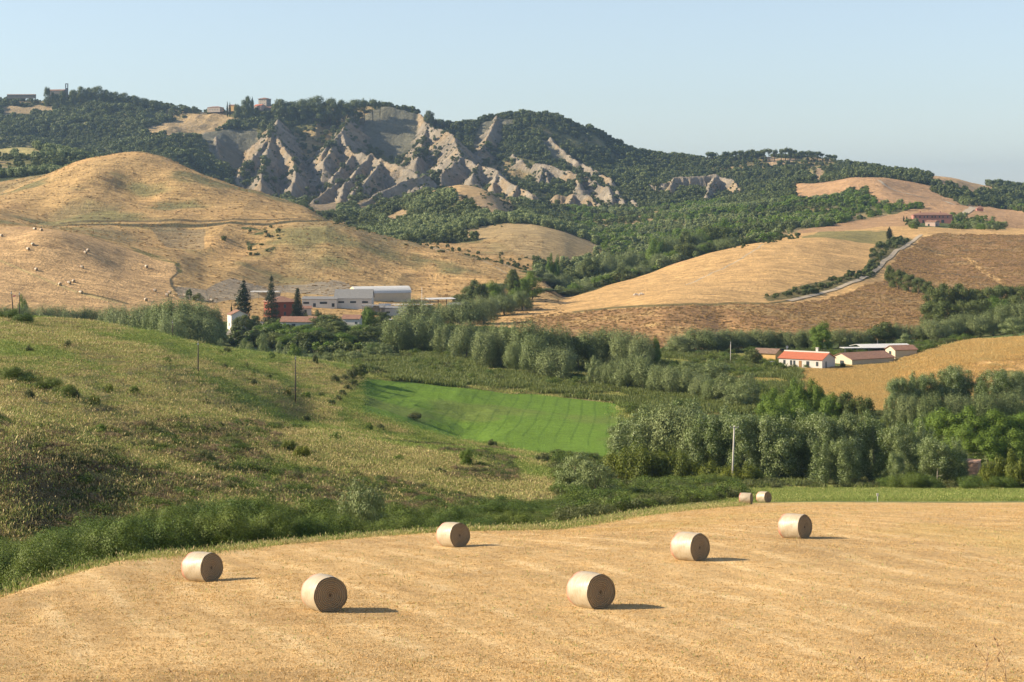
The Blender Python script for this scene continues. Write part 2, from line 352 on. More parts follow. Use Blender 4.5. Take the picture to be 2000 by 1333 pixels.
# meadow
MEAD = ((RL > 7) & (RL <= 11.6) & (PX < 700)) | ((RL > 7) & (RL <= 10.0) & (PX < 1090)) | ((RL > 6.6) & (RL <= 9.0) & (PX < 1440))
paint(MEAD, (0.29, 0.28, 0.10))
paint(MEAD * sstep(0.0, 0.45, n1 + 0.5 * n2), (0.44, 0.34, 0.15))
paint(MEAD * np.clip(sstep(-0.1, 0.3, fbm(GX, GD * 0.6, 22, 4, 65)) + 0.55 * sstep(290, 370, GD), 0, 1), (0.21, 0.25, 0.068))
paint(MEAD * sstep(0.3, 0.6, fbm(GX, GD, 14, 3, 66)), (0.40, 0.30, 0.15))
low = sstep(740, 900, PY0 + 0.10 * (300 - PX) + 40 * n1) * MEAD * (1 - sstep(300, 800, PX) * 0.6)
paint(low * sstep(-0.4, 0.05, fbm(GX, GD, 10, 3, 67)), (0.12, 0.095, 0.048), 0.9)  # brown dead grass, darkened further to paint in the slope's shade
# valley floor
FLOOR = (RL > 9.0) & (RL <= 14.0) & ~MEAD
paint(FLOOR, (0.085, 0.115, 0.035))
paint(FLOOR * sstep(-0.2, 0.4, n1), (0.13, 0.15, 0.05))
CROP = inpoly([(632, 803), (648, 783), (692, 748), (706, 742), (900, 757), (1050, 770), (1180, 785), (1215, 792), (1230, 850), (1230, 905), (1080, 897), (1000, 884), (900, 864), (800, 840), (720, 818)], 9.0, 12.2, warp=True)
paint(CROP, C_crop)
paint(0.6 * CROP * sstep(0.2, 0.5, fbm(GX, GD, 30, 4, 68) + 0.25 * np.exp(-((PX - 930) / 90) ** 2 - ((PY0 - 800) / 20) ** 2)), (0.14, 0.17, 0.04))
paint(inpoly([(700, 738), (760, 733), (900, 747), (1080, 762), (1220, 786), (1180, 786), (1050, 770), (900, 757), (712, 743)], 9, 13), (0.24, 0.21, 0.09))
# white house mound
paint(inpoly([(1470, 735), (1510, 722), (1640, 718), (1740, 710), (1800, 690), (1900, 665), (2300, 640), (2300, 800), (1700, 800), (1640, 790), (1560, 770), (1480, 760)], 10.5, 14), C_straw * 0.92)
paint((RL > 11) & (RL < 13.9) & (PX > 1790) & (n1 > 0.15), C_olive)
# farm yards
paint(inpoly([(430, 672), (450, 640), (480, 600), (600, 600), (760, 585), (900, 590), (930, 615), (800, 640), (700, 640), (600, 645), (520, 650)], 12.5, 16), C_gravel * 0.85)
# straw hills, left
HL = (RL > 13.95) & (RL <= 18.6) & (PX < 1100)
paint(HL, C_straw2)
paint(HL * sstep(0.0, 0.5, n1), C_straw * 0.92)
paint(HL * sstep(0.1, 0.5, fbm(GX, GD * 0.5, 50, 4, 69)), (0.26, 0.20, 0.095))
paint((HL & (RL > 16)) * sstep(0.1, 0.5, fbm(GX, GD, 40, 4, 70)), (0.21, 0.185, 0.08))
STUB = (RL > 13.95) & (RL <= 16.0) & inpoly([(-3300, 380), (0, 436), (85, 442), (180, 460), (250, 484), (345, 515), (342, 545), (330, 560), (345, 582), (440, 605), (440, 660), (-3300, 680)], 13.9, 16.1, warp=False)
paint(STUB, (0.47, 0.31, 0.15))
paint(STUB * sstep(0.0, 0.4, n3 + n1 * 0.5), (0.40, 0.245, 0.125))
paint(band([(0, 510), (60, 535), (110, 556), (160, 575), (230, 592)], 3.0, 13.9, 16), (0.47, 0.36, 0.16))
paint(band([(160, 572), (230, 588), (250, 594)], 3.0, 13.9, 16), (0.16, 0.13, 0.06))
paint(inpoly([(335, 560), (400, 570), (450, 545), (520, 560), (600, 555), (650, 548), (720, 560), (640, 580), (560, 570), (500, 585), (420, 592), (350, 585)], 13.9, 16.6), (0.25, 0.22, 0.17), 0.8)
paint(band([(345, 517), (349, 530), (334, 545), (336, 560), (344, 570)], 4, 13.9, 16.6), (0.10, 0.085, 0.05))
paint(band([(105, 443), (300, 438), (420, 436), (530, 438), (600, 434), (655, 429)], 5.0, 15.5, 17.6), (0.075, 0.07, 0.035), 0.95)  # dark soil and scrub line, with the bank's shadow painted in
paint(band([(120, 437), (300, 431), (480, 429), (600, 428)], 3.4, 15.5, 18), (0.10, 0.085, 0.045), 0.8)  # upper line: soil tone plus painted bank shadow
paint(inpoly([(470, 440), (520, 450), (540, 490), (510, 498), (480, 470)], 15, 17.4) * sstep(-0.1, 0.3, n2), (0.07, 0.085, 0.03))
paint(inpoly([(290, 440), (400, 442), (400, 480), (330, 470)], 15, 17.4), (0.20, 0.165, 0.10), 0.7)  # shading of the hollow put into the ground colour
paint(band([(180, 462), (250, 482), (300, 500), (345, 512), (352, 530)], 6, 15, 16.6) * sstep(-0.2, 0.2, n2), (0.11, 0.12, 0.04), 0.8)
for pl in [[(900, 480), (960, 505), (1010, 530)], [(840, 478), (930, 505), (990, 535)]]:
    paint(band(pl, 1.6, 15, 17.2), (0.42, 0.36, 0.25), 0.6)
# right hill
HR = (RL > 14.0) & (RL <= 18.6) & (PX >= 1100) | (RL > 14.0) & (RL <= 16.9) & (PX > 940) & (QY > 588 - (PX - 1100) * 0.12) & (PX < 1110)
paint(HR, C_straw)
LOWR = (RL > 13.9) & (RL <= 15.0) & (PX > 1000)
paint(LOWR, C_rough * 1.2)
paint(LOWR * sstep(0.0, 0.5, n1 + n2 * 0.5), C_straw2)
RR = inpoly([(1560, 592), (1640, 580), (1720, 545), (1760, 500), (1800, 462), (1830, 456), (2300, 456), (2300, 660), (1560, 690)], 13.9, 18.0)
paint(RR, C_rough * 1.05)
paint(RR * sstep(0.05, 0.45, n1 + 0.6 * n2), (0.33, 0.22, 0.10))
paint(RR * sstep(0.2, 0.5, fbm(GX, GD, 12, 3, 71)), (0.20, 0.14, 0.07))
paint(band([(1765, 470), (1850, 500), (1950, 545), (2060, 600)], 6, 13.9, 18), C_straw, 0.9)
paint(band([(1765, 472), (1800, 482), (1870, 503)], 3, 13.9, 18), (0.13, 0.10, 0.05), 0.9)
paint(band([(1120, 610), (1200, 604), (1300, 600), (1500, 595), (1560, 584)], 3.4, 14.2, 16), (0.13, 0.115, 0.045), 0.9)
paint(band([(1340, 560), (1400, 532), (1440, 512), (1475, 492), (1490, 480)], 2.0, 14, 17.2), (0.42, 0.36, 0.26), 0.8)
paint(inpoly([(1560, 466), (1640, 450), (1730, 452), (1770, 470), (1735, 492), (1700, 478), (1620, 467)], 15.5, 18.4), (0.20, 0.19, 0.07), 0.85)
paint(inpoly([(1490, 582), (1560, 560), (1640, 545), (1690, 520), (1710, 480), (1765, 460), (1790, 465), (1740, 505), (1700, 540), (1600, 575), (1500, 590)], 14, 17.6) , (0.12, 0.12, 0.045), 0.85)
# house plateau and behind
PL = (RL > 18.0) & (RL <= 21.4) & (PX > 1550)
paint(PL, C_pink)
paint(inpoly([(1240, 520), (1350, 490), (1375, 487), (1440, 480), (1400, 500), (1300, 522), (1240, 530)], 17, 19.5), C_pink)
paint(inpoly([(1560, 452), (1740, 420), (1790, 405), (1640, 398), (1500, 395), (1500, 470)], 18.3, 20.6), C_wood)
paint(inpoly([(1655, 372), (1720, 370), (1700, 392), (1780, 395), (1800, 408), (1700, 412), (1600, 400)], 19.0, 20.8), C_wood)
paint(inpoly([(1780, 460), (1800, 430), (1870, 425), (1950, 432), (1965, 448), (1880, 455)], 17.6, 19.6), (0.10, 0.125, 0.04))
GULLY = (RL > 17.12) & (RL <= 19.0) & (PX > 1045) & (PX < 1500)
paint(GULLY, C_wood)
# mounds in the middle valley
MID = (RL > 18.0) & (RL <= 20.6) & (PX > 640) & (PX < 1250)
paint(inpoly([(890, 470), (900, 452), (985, 436), (1040, 437), (1100, 452), (1150, 470), (1180, 490), (1130, 505), (1090, 530), (1060, 525), (980, 480)], 17.2, 19.6), (0.36, 0.265, 0.13))
paint(inpoly([(790, 372), (830, 358), (900, 352), (960, 362), (1000, 395), (1015, 425), (960, 420), (930, 400), (850, 385)], 18.8, 21.0), (0.42, 0.29, 0.14))
paint(inpoly([(-3300, 290), (60, 291), (95, 300), (70, 308), (40, 306), (-3300, 300)], 19.2, 20.6), (0.36, 0.31, 0.13))
paint(inpoly([(690, 400), (760, 368), (840, 345), (900, 350), (860, 362), (800, 380), (740, 402), (700, 415)], 19.0, 22.5), (0.27, 0.205, 0.11), 0.85)
paint(inpoly([(590, 405), (650, 365), (690, 375), (680, 405), (650, 420), (610, 415)], 19.4, 22.5), (0.27, 0.20, 0.12), 0.85)
paint(inpoly([(740, 425), (790, 405), (800, 425), (760, 440)], 18.6, 21) | inpoly([(850, 372), (880, 372), (880, 405), (855, 405)], 19, 21) | inpoly([(900, 385), (960, 380), (1010, 415), (1000, 428), (950, 425)], 18.8, 21), (0.33, 0.235, 0.13), 0.9)
paint(inpoly([(800, 382), (880, 378), (920, 400), (910, 432), (820, 430)], 18.8, 21), C_wood, 0.9)
# mountain
MT = RL > 20.2
paint(inpoly([(1775, 364), (1820, 372), (1900, 390), (2300, 385), (2300, 420), (1990, 412), (1930, 408), (1860, 398), (1800, 384), (1745, 371)], 19.5, 22.6), C_wood)
for poly, c in [
    ([(260, 268), (290, 245), (345, 230), (430, 222), (470, 235), (440, 250), (360, 262), (300, 270)], (0.34, 0.25, 0.13)),
    ([(0, 205), (80, 202), (120, 206), (115, 214), (60, 216), (0, 220)], (0.30, 0.23, 0.13)),
    ([(1785, 335), (1840, 334), (1900, 352), (1985, 380), (1900, 376), (1830, 360)], (0.42, 0.29, 0.15)),
    ([(1490, 305), (1560, 312), (1530, 320), (1495, 318)], (0.40, 0.29, 0.17)),
    ([(1570, 345), (1600, 330), (1620, 340), (1600, 352)], (0.42, 0.29, 0.17)),
    ]:
    paint(inpoly(poly, 20.2, 24.4), c)
paint(inpoly([(1650, 352), (1700, 348), (1790, 362), (1880, 398), (1990, 414), (1990, 425), (1800, 412), (1710, 398), (1690, 385), (1700, 365)], 19.6, 21.6), C_pink * 1.05)
CLIFF = inpoly([(700, 225), (745, 212), (830, 222), (850, 248), (830, 300), (760, 300), (700, 275)], 22.2, 24.5) | inpoly([(940, 240), (1000, 232), (1010, 240), (960, 262), (930, 300), (925, 280)], 22, 24.5) | inpoly([(390, 255), (500, 250), (520, 300), (480, 330), (420, 310)], 21, 24) | inpoly([(1050, 268), (1090, 272), (1140, 320), (1120, 330), (1070, 300)], 22, 24)
paint(CLIFF, (0.20, 0.185, 0.145), 0.6)
cl = bare[..., None] * (C_clay * (1 + 0.25 * fbm(GX, GD, 16, 3, 72))[..., None])
CG[:] = CG * (1 - bare[..., None]) + cl
paint(bare * sstep(0.0, 0.4, fbm(GX, GD, 30, 3, 73)), (0.29, 0.215, 0.125), 0.7)
CG *= (1 + 0.10 * n4 + 0.08 * n2)[..., None]
CG = np.clip(CG, 0.01, 0.8)
pn_f = fbm(GX, GD, 110, 4, 131) + 0.25 * fbm(GX, GD, 30, 3, 132)
WOODZ = (RL > 17.15) & (CG.sum(axis=2) < 0.20) & (RL < 24.3)
gap = sstep(-0.02, -0.22, pn_f)
# woods density (0..1) for the scatter
WOOD = WOODZ * (1 - 0.8 * gap)
paint(WOODZ * (1 - sstep(0.1, 0.5, bare)) * gap, (0.16, 0.155, 0.062), 0.9)
paint(WOODZ * (1 - sstep(0.1, 0.5, bare)) * sstep(-0.28, -0.42, pn_f), (0.30, 0.225, 0.11), 0.9)
WOOD = np.where((RL > 20.5) & (bare > 0.2) & (fbm(GX, GD, 34, 3, 99) > 0.30) & (RL < 23.9), 0.8, WOOD * (1 - sstep(0.2, 0.6, bare)))

WOOD = np.where(CLIFF, WOOD * 0.45, WOOD)

# ---------------------------------------------------------------- material helpers
def newmat(name):
    mt = bpy.data.materials.new(name)
    mt.use_nodes = True
    nt = mt.node_tree
    b = nt.nodes["Principled BSDF"]
    return mt, nt, b
def lk(nt, a, b): nt.links.new(a, b)
def mathn(nt, op, a, b=None):
    n = nt.nodes.new("ShaderNodeMath"); n.operation = op
    for i, v in enumerate((a, b)):
        if v is None: continue
        if isinstance(v, (int, float)): n.inputs[i].default_value = v
        else: lk(nt, v, n.inputs[i])
    return n.outputs[0]
def noise(nt, scale, detail=4, rough=0.6, vec=None, dim='3D'):
    n = nt.nodes.new("ShaderNodeTexNoise"); n.inputs["Scale"].default_value = scale
    n.inputs["Detail"].default_value = detail; n.inputs["Roughness"].default_value = rough
    if vec is not None: lk(nt, vec, n.inputs["Vector"])
    return n.outputs["Fac"]
def mapping(nt, scale, rot=(0, 0, 0), src="Object"):
    tc = nt.nodes.new("ShaderNodeTexCoord"); mp = nt.nodes.new("ShaderNodeMapping")
    if any(rot):
        m0 = nt.nodes.new("ShaderNodeMapping"); m0.inputs["Rotation"].default_value = rot
        lk(nt, tc.outputs[src], m0.inputs[0]); mp.inputs["Scale"].default_value = scale
        lk(nt, m0.outputs[0], mp.inputs[0]); return mp.outputs[0]
    mp.inputs["Scale"].default_value = scale; mp.inputs["Rotation"].default_value = rot
    lk(nt, tc.outputs[src], mp.inputs[0]); return mp.outputs[0]
def mrange(nt, v, a, b, c, d):
    n = nt.nodes.new("ShaderNodeMapRange")
    lk(nt, v, n.inputs[0])
    for i, k in enumerate((a, b, c, d)): n.inputs[i + 1].default_value = k
    return n.outputs[0]
def mixc(nt, fac, a, b, mode='MIX'):
    n = nt.nodes.new("ShaderNodeMix"); n.data_type = 'RGBA'; n.blend_type = mode
    if isinstance(fac, (int, float)): n.inputs[0].default_value = fac
    else: lk(nt, fac, n.inputs[0])
    for i, v in ((6, a), (7, b)):
        if isinstance(v, (tuple, list)): n.inputs[i].default_value = (v[0], v[1], v[2], 1)
        else: lk(nt, v, n.inputs[i])
    return n.outputs[2]
def scalec(nt, col, fac):
    cb = nt.nodes.new("ShaderNodeCombineColor")
    for i in range(3): lk(nt, fac, cb.inputs[i])
    return mixc(nt, 1.0, col, cb.outputs[0], 'MULTIPLY')
def bump(nt, b, hgt, dist, strength=1.0):
    n = nt.nodes.new("ShaderNodeBump"); n.inputs["Distance"].default_value = dist; n.inputs["Strength"].default_value = strength
    lk(nt, hgt, n.inputs["Height"]); lk(nt, n.outputs[0], b.inputs["Normal"])

def ground_mat(name, scales, contrast, bdist, streak=None, streak_c=0.0):
    mt, nt, b = newmat(name)
    at_ = nt.nodes.new("ShaderNodeAttribute"); at_.attribute_name = "cover"
    col = at_.outputs["Color"]
    hs = None
    for s, c in zip(scales, contrast):
        n = noise(nt, s, 5, 0.65, mapping(nt, (1, 1, 1)))
        f = mrange(nt, n, 0.28, 0.72, 1 - c, 1 + c)
        col = scalec(nt, col, f)
        hs = n if hs is None else mathn(nt, 'ADD', hs, mathn(nt, 'MULTIPLY', n, 0.5))
    if streak:
        n = noise(nt, 1.0, 4, 0.6, mapping(nt, streak[0], streak[1]))
        col = scalec(nt, col, mrange(nt, n, 0.3, 0.7, 1 - streak_c, 1 + streak_c))
        hs = mathn(nt, 'ADD', hs, n)
    lk(nt, col, b.inputs["Base Color"])
    b.inputs["Roughness"].default_value = 0.95
    b.inputs["Specular IOR Level"].default_value = 0.15
    bump(nt, b, hs, bdist)
    return mt
M_hay = ground_mat("straw_stubble", (22.0, 7.0, 1.6), (0.42, 0.30, 0.14), 0.07, ((0.9, 0.12, 1), (0, 0, R(-18.4))), 0.16)
M_mead = ground_mat("meadow_grass_ground", (2.2, 0.5), (0.45, 0.25), 0.5)
M_crop = ground_mat("green_crop", (2.0, 0.4), (0.30, 0.16), 0.25)
M_floor = ground_mat("valley_ground", (1.2, 0.25), (0.40, 0.25), 0.4)
M_hill = ground_mat("dry_hill_grass", (0.7, 0.16, 0.035), (0.36, 0.22, 0.10), 1.3, ((0.045, 0.30, 0.6), (0, 0, R(6))), 0.34)
M_mount = ground_mat("clay_slope", (0.22, 0.05), (0.28, 0.18), 2.2)

# ---------------------------------------------------------------- terrain meshes
def split_mesh(name, vmask_faces, mat, kind='structure', smooth=True):
    ci, rj = np.where(vmask_faces)
    idx = np.full(GD.shape, -1, np.int64)
    q = np.stack([ci * NR + rj, (ci + 1) * NR + rj, (ci + 1) * NR + rj + 1, ci * NR + rj + 1], axis=1)
    uniq, inv = np.unique(q.ravel(), return_inverse=True)
    co = np.stack([GX.ravel()[uniq], GD.ravel()[uniq], GZ.ravel()[uniq]], axis=1).astype(np.float32)
    me = bpy.data.meshes.new(name)
    nf = len(ci)
    me.vertices.add(len(uniq)); me.loops.add(nf * 4); me.polygons.add(nf)
    me.vertices.foreach_set("co", co.ravel())
    me.loops.foreach_set("vertex_index", inv.astype(np.int32).ravel())
    me.polygons.foreach_set("loop_start", np.arange(0, nf * 4, 4, dtype=np.int32))
    me.polygons.foreach_set("loop_total", np.full(nf, 4, np.int32))
    me.polygons.foreach_set("use_smooth", np.ones(nf, bool))
    ca = me.color_attributes.new("cover", 'FLOAT_COLOR', 'POINT')
    cc = np.ones((len(uniq), 4), np.float32); cc[:, :3] = CG.reshape(-1, 3)[uniq]
    ca.data.foreach_set("color", cc.ravel())
    me.update(calc_edges=True)
    me.materials.append(mat)
    o = bpy.data.objects.new(name, me); COL.objects.link(o)
    o["kind"] = kind
    return o
# crop rows
CROPf = CROP[:-1, :-1]
rowp = (GX - 0.06 * (GD - 430) + 1.0 * vnoise(GX / 40, GD / 34, 111) + 0.22 * vnoise(GX / 12, GD / 10, 112)) * 2 * math.pi / 3.4
rowm = CROP * sstep(0.80, 0.99, np.sin(rowp)) * sstep(-0.5, 0.0, fbm(GX, GD, 20, 3, 113))
paint(rowm, (0.04, 0.09, 0.012), 0.4)
rl = RL[:-1, :-1]
reg = np.zeros(rl.shape, int)
reg[:] = 4
reg[rl < 6.0] = 0
reg[(rl >= 6.0) & (rl < 14.0)] = 3
reg[MEAD[:-1, :-1]] = 1
reg[CROPf] = 2
reg[rl >= 14.0] = 4
reg[rl >= 19.2] = 5
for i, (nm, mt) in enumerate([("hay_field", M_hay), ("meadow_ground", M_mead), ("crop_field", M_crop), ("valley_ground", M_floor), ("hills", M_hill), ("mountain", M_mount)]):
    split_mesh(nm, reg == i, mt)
# ---------------------------------------------------------------- objects: helpers
def tag(o, label=None, cat=None, group=None, kind=None):
    if label: o["label"] = label
    if cat: o["category"] = cat
    if group: o["group"] = group
    if kind: o["kind"] = kind
    return o
def empty(name, loc, rz=0.0):
    o = bpy.data.objects.new(name, None); o.location = loc; o.rotation_euler = (0, 0, rz)
    o.empty_display_size = 0.1
    COL.objects.link(o); return o
class MB:
    """collects simple solids into one mesh"""
    def __init__(s): s.v = []; s.f = []; s.mi = []; s.sm = []
    def add(s, vs, fs, mi=0, sm=False):
        b = len(s.v); s.v += [tuple(v) for v in vs]
        for f in fs: s.f.append(tuple(b + i for i in f)); s.mi.append(mi); s.sm.append(sm)
    def box(s, x0, x1, y0, y1, z0, z1, mi=0):
        s.add([(x0,y0,z0),(x1,y0,z0),(x1,y1,z0),(x0,y1,z0),(x0,y0,z1),(x1,y0,z1),(x1,y1,z1),(x0,y1,z1)],
              [(3,2,1,0),(4,5,6,7),(0,1,5,4),(1,2,6,5),(2,3,7,6),(3,0,4,7)], mi)
    def tube(s, pts, rad, n=8, mi=0, sm=True, caps=True):
        rings = []
        for i, p in enumerate(pts):
            p = Vector(p)
            d = (Vector(pts[min(i + 1, len(pts) - 1)]) - Vector(pts[max(i - 1, 0)])).normalized()
            a = d.orthogonal().normalized() if i == 0 else (s._a - d * s._a.dot(d)).normalized()
            s._a = a; b = d.cross(a)
            r = rad[i] if isinstance(rad, (list, tuple)) else rad
            rings.append([p + (a * math.cos(2*math.pi*k/n) + b * math.sin(2*math.pi*k/n)) * r for k in range(n)])
        vs = [v for r_ in rings for v in r_]
        fs = [(i*n+k, i*n+(k+1) % n, (i+1)*n+(k+1) % n, (i+1)*n+k) for i in range(len(pts)-1) for k in range(n)]
        s.add(vs, fs, mi, sm)
        if caps:
            b = len(s.v) - len(vs)
            s.f.append(tuple(b + k for k in reversed(range(n)))); s.mi.append(mi); s.sm.append(False)
            s.f.append(tuple(b + (len(pts)-1)*n + k for k in range(n))); s.mi.append(mi); s.sm.append(False)
    def mesh(s, name, mats):
        me = bpy.data.meshes.new(name); me.from_pydata(s.v, [], s.f)
        for mt in mats: me.materials.append(mt)
        me.polygons.foreach_set("material_index", s.mi); me.polygons.foreach_set("use_smooth", s.sm)
        me.update(); return me
    def build(s, name, mats, parent=None, loc=None, rz=0.0):
        if not isinstance(mats, (list, tuple)): mats = [mats]
        o = bpy.data.objects.new(name, s.mesh(name, mats)); COL.objects.link(o)
        if parent is not None: o.parent = parent
        if loc is not None: o.location = loc
        o.rotation_euler = (0, 0, rz)
        return o
def quadmesh(name, V, mats, mi=None):
    n = len(V) // 4
    me = bpy.data.meshes.new(name)
    me.vertices.add(n * 4); me.loops.add(n * 4); me.polygons.add(n)
    me.vertices.foreach_set("co", V.astype(np.float32).ravel())
    me.loops.foreach_set("vertex_index", np.arange(n * 4, dtype=np.int32))
    me.polygons.foreach_set("loop_start", np.arange(0, n * 4, 4, dtype=np.int32))
    me.polygons.foreach_set("loop_total", np.full(n, 4, np.int32))
    me.update(calc_edges=True)
    for mt in (mats if isinstance(mats, list) else [mats]): me.materials.append(mt)
    return me

# ---------------------------------------------------------------- foliage materials
def leafmat(name, col, col2, trans=0.25, var=0.35, under=None):
    mt, nt, b = newmat(name)
    g = nt.nodes.new("ShaderNodeNewGeometry"); oi = nt.nodes.new("ShaderNodeObjectInfo")
    c = mixc(nt, oi.outputs["Random"], col, col2)
    if under is not None:
        c = mixc(nt, mrange(nt, g.outputs["Random Per Island"], 0.72, 0.76, 0, 0.6), c, under)
    f = mrange(nt, g.outputs["Random Per Island"], 0, 1, 1 - var, 1 + var)
    c = scalec(nt, c, f)
    lk(nt, c, b.inputs["Base Color"])
    b.inputs["Roughness"].default_value = 0.6
    b.inputs["Specular IOR Level"].default_value = 0.25
    tr = nt.nodes.new("ShaderNodeBsdfTranslucent")
    lk(nt, mixc(nt, 0.3, c, (0.25, 0.3, 0.03), 'MIX'), tr.inputs[0])
    mx = nt.nodes.new("ShaderNodeMixShader"); mx.inputs[0].default_value = trans
    lk(nt, b.outputs[0], mx.inputs[1]); lk(nt, tr.outputs[0], mx.inputs[2])
    lk(nt, mx.outputs[0], nt.nodes["Material Output"].inputs[0])
    return mt
L_willow = leafmat("willow_leaf", (0.215, 0.255, 0.105), (0.165, 0.210, 0.075), 0.14, 0.4)
L_poplar = leafmat("poplar_leaf", (0.130, 0.185, 0.045), (0.175, 0.225, 0.072), 0.14, 0.4, (0.30, 0.34, 0.21))
L_oak = leafmat("oak_leaf", (0.080, 0.110, 0.028), (0.110, 0.135, 0.035), 0.12, 0.4)
L_bright = leafmat("bright_leaf", (0.100, 0.175, 0.020), (0.135, 0.200, 0.028), 0.2, 0.4)
L_yellow = leafmat("yellow_leaf", (0.150, 0.170, 0.020), (0.120, 0.150, 0.025), 0.3, 0.35)
L_dark = leafmat("cypress_leaf", (0.025, 0.038, 0.016), (0.035, 0.048, 0.018), 0.1, 0.4)
L_hedge = leafmat("bramble_leaf", (0.075, 0.125, 0.020), (0.125, 0.165, 0.028), 0.15, 0.5)
L_scrub = leafmat("scrub_leaf", (0.085, 0.105, 0.035), (0.115, 0.125, 0.045), 0.2, 0.4)
L_mount = leafmat("hill_oak_leaf", (0.055, 0.080, 0.026), (0.120, 0.145, 0.045), 0.15, 0.35)
def plain(name, col, rough=0.8, sc=None, var=0.15, bd=0.0):
    mt, nt, b = newmat(name)
    if sc:
        n = noise(nt, sc, 5, 0.6, mapping(nt, (1, 1, 1)))
        lk(nt, scalec(nt, mixc(nt, 0.0, col, col), mrange(nt, n, 0.3, 0.7, 1 - var, 1 + var)), b.inputs["Base Color"])
        if bd: bump(nt, b, n, bd)
    else: b.inputs["Base Color"].default_value = (*col, 1)
    b.inputs["Roughness"].default_value = rough
    b.inputs["Specular IOR Level"].default_value = 0.3
    return mt
M_bark = plain("bark", (0.11, 0.09, 0.065), 0.9, 4.0, 0.35, 0.05)
M_palebark = plain("pale_bark", (0.30, 0.28, 0.22), 0.9, 4.0, 0.35, 0.05)

# ---------------------------------------------------------------- trees
def leaves(lobes, n, size, seed, aspect=0.6, shell=0.35, droop=0.0, up=0.0):
    """lobes: (cx,cy,cz, rx,ry,rz); returns quad corners"""
    g = np.random.default_rng(seed)
    L = np.array(lobes, float)
    w = (L[:, 3] * L[:, 4] + L[:, 3] * L[:, 5] + L[:, 4] * L[:, 5]); w /= w.sum()
    k = g.choice(len(L), n, p=w)
    d = g.normal(size=(n, 3)); d /= np.linalg.norm(d, axis=1)[:, None]
    low = d[:, 2] < -0.3
    d[low, 2] *= 0.6
    d /= np.linalg.norm(d, axis=1)[:, None]
    rr = 1 - shell * g.random(n) ** 1.6 + 0.10 * g.normal(size=n)
    az = np.arctan2(d[:, 1], d[:, 0])
    lump = 1 + 0.16 * np.sin(az * 3 + k * 1.7 + d[:, 2] * 5) + 0.10 * np.sin(d[:, 2] * 9 + az * 5 + k)
    rr *= lump
    c = L[k, :3] + d * L[k, 3:6] * rr[:, None]
    nrm = d * 1.3 + g.normal(size=(n, 3)) * 0.38; nrm[:, 2] += up
    nrm /= np.linalg.norm(nrm, axis=1)[:, None]
    a = np.cross(nrm, g.normal(size=(n, 3)));
    if droop:
        a = np.cross(nrm, np.cross(nrm, np.array([0, 0, 1.0]) + 0.35 * g.normal(size=(n, 3))))
    a /= np.linalg.norm(a, axis=1)[:, None]
    b = np.cross(nrm, a)
    s = size * (0.6 + 0.8 * g.random(n))
    a *= s[:, None] * 0.5; b *= (s * aspect)[:, None] * 0.5
    return np.stack([c - a * 1.0, c + b, c + a * 1.0, c - b], axis=1).reshape(-1, 3)
def trunk_mb(h, r, lobes, seed, nb=5, lean=0.3):
    g = random.Random(seed)
    m_ = MB()
    top = (g.uniform(-lean, lean), g.uniform(-lean, lean), h * 0.75)
    pts = [(0, 0, -0.6), (0, 0, 0), (top[0]*0.3, top[1]*0.3, h*0.25), (top[0]*0.7, top[1]*0.7, h*0.5), top]
    m_.tube(pts, [r*1.3, r*1.15, r*0.8, r*0.5, r*0.15], 8)
    for i in range(min(nb, len(lobes))):
        l = lobes[i]; z0 = h * g.uniform(0.18, 0.45)
        st = (top[0]*z0/h, top[1]*z0/h, z0)
        m_.tube([st, ((st[0]+l[0])/2, (st[1]+l[1])/2, (z0+l[2])/2 - 0.2), (l[0], l[1], l[2])], [r*0.45, r*0.3, r*0.08], 6)
    return m_
def lobes_willow(h, w, seed, n=9):
    g = random.Random(seed); out = []
    for i in range(n):
        a = 2*math.pi*i/n*1.62 + g.uniform(-.3, .3); rr = w*0.5*g.uniform(0.22, 0.62)
        hh = h * g.uniform(0.34, 0.50)
        cz = h - hh - abs(rr) / w * h * g.uniform(0.15, 0.45)
        out.append((rr*math.cos(a), rr*math.sin(a), max(cz, hh*0.8), w*g.uniform(0.17, 0.25), w*g.uniform(0.17, 0.25), hh))
    for i in range(n):
        a = g.uniform(0, 2*math.pi); rr = w*0.5*g.uniform(0.5, 0.85)
        out.append((rr*math.cos(a), rr*math.sin(a), h*g.uniform(0.18, 0.5), w*g.uniform(.12, .19), w*g.uniform(.12, .19), h*g.uniform(0.14, 0.24)))
    return out
def lobes_poplar(h, w, seed, n=7):
    g = random.Random(seed); out = []
    for i in range(n):
        a = 2.4*i + g.uniform(-.5, .5); rr = w*0.5*math.sqrt((i+.3)/n)*0.8
        ht = h * (1 - 0.34 * (rr / (w*0.5)) ** 2) * g.uniform(0.74, 1.0)
        x, y = rr*math.cos(a), rr*math.sin(a)
        for k in range(11):
            t = 0.06 + 0.9*k/10.0
            q = (1.25 - 0.70*t**2) * g.uniform(.75, 1.3)
            out.append((x+g.uniform(-1, 1)*w*.10*(1.2-t), y+g.uniform(-1, 1)*w*.10*(1.2-t), ht*t, w*.125*q, w*.125*q, h*0.075*g.uniform(.8, 1.3)))
    return out
def lobes_round(h, w, seed, n=20, base=0.05):
    g = random.Random(seed); out = [(0, 0, h*0.55, w*0.3, w*0.3, h*0.33)]
    for i in range(n):
        a = g.uniform(0, 6.28); u = g.uniform(-1.0, 0.95); cr = math.sqrt(max(0, 1-u*u))
        if u < -0.2: cr = max(cr, 0.75)
        rr = w*0.34*cr; z = h*(base+ (1-base)*0.48) + u*h*0.38*(1-base)
        s = g.uniform(0.11, 0.2)
        out.append((rr*math.cos(a), rr*math.sin(a), z, w*s, w*s, h*s*0.8))
    return out
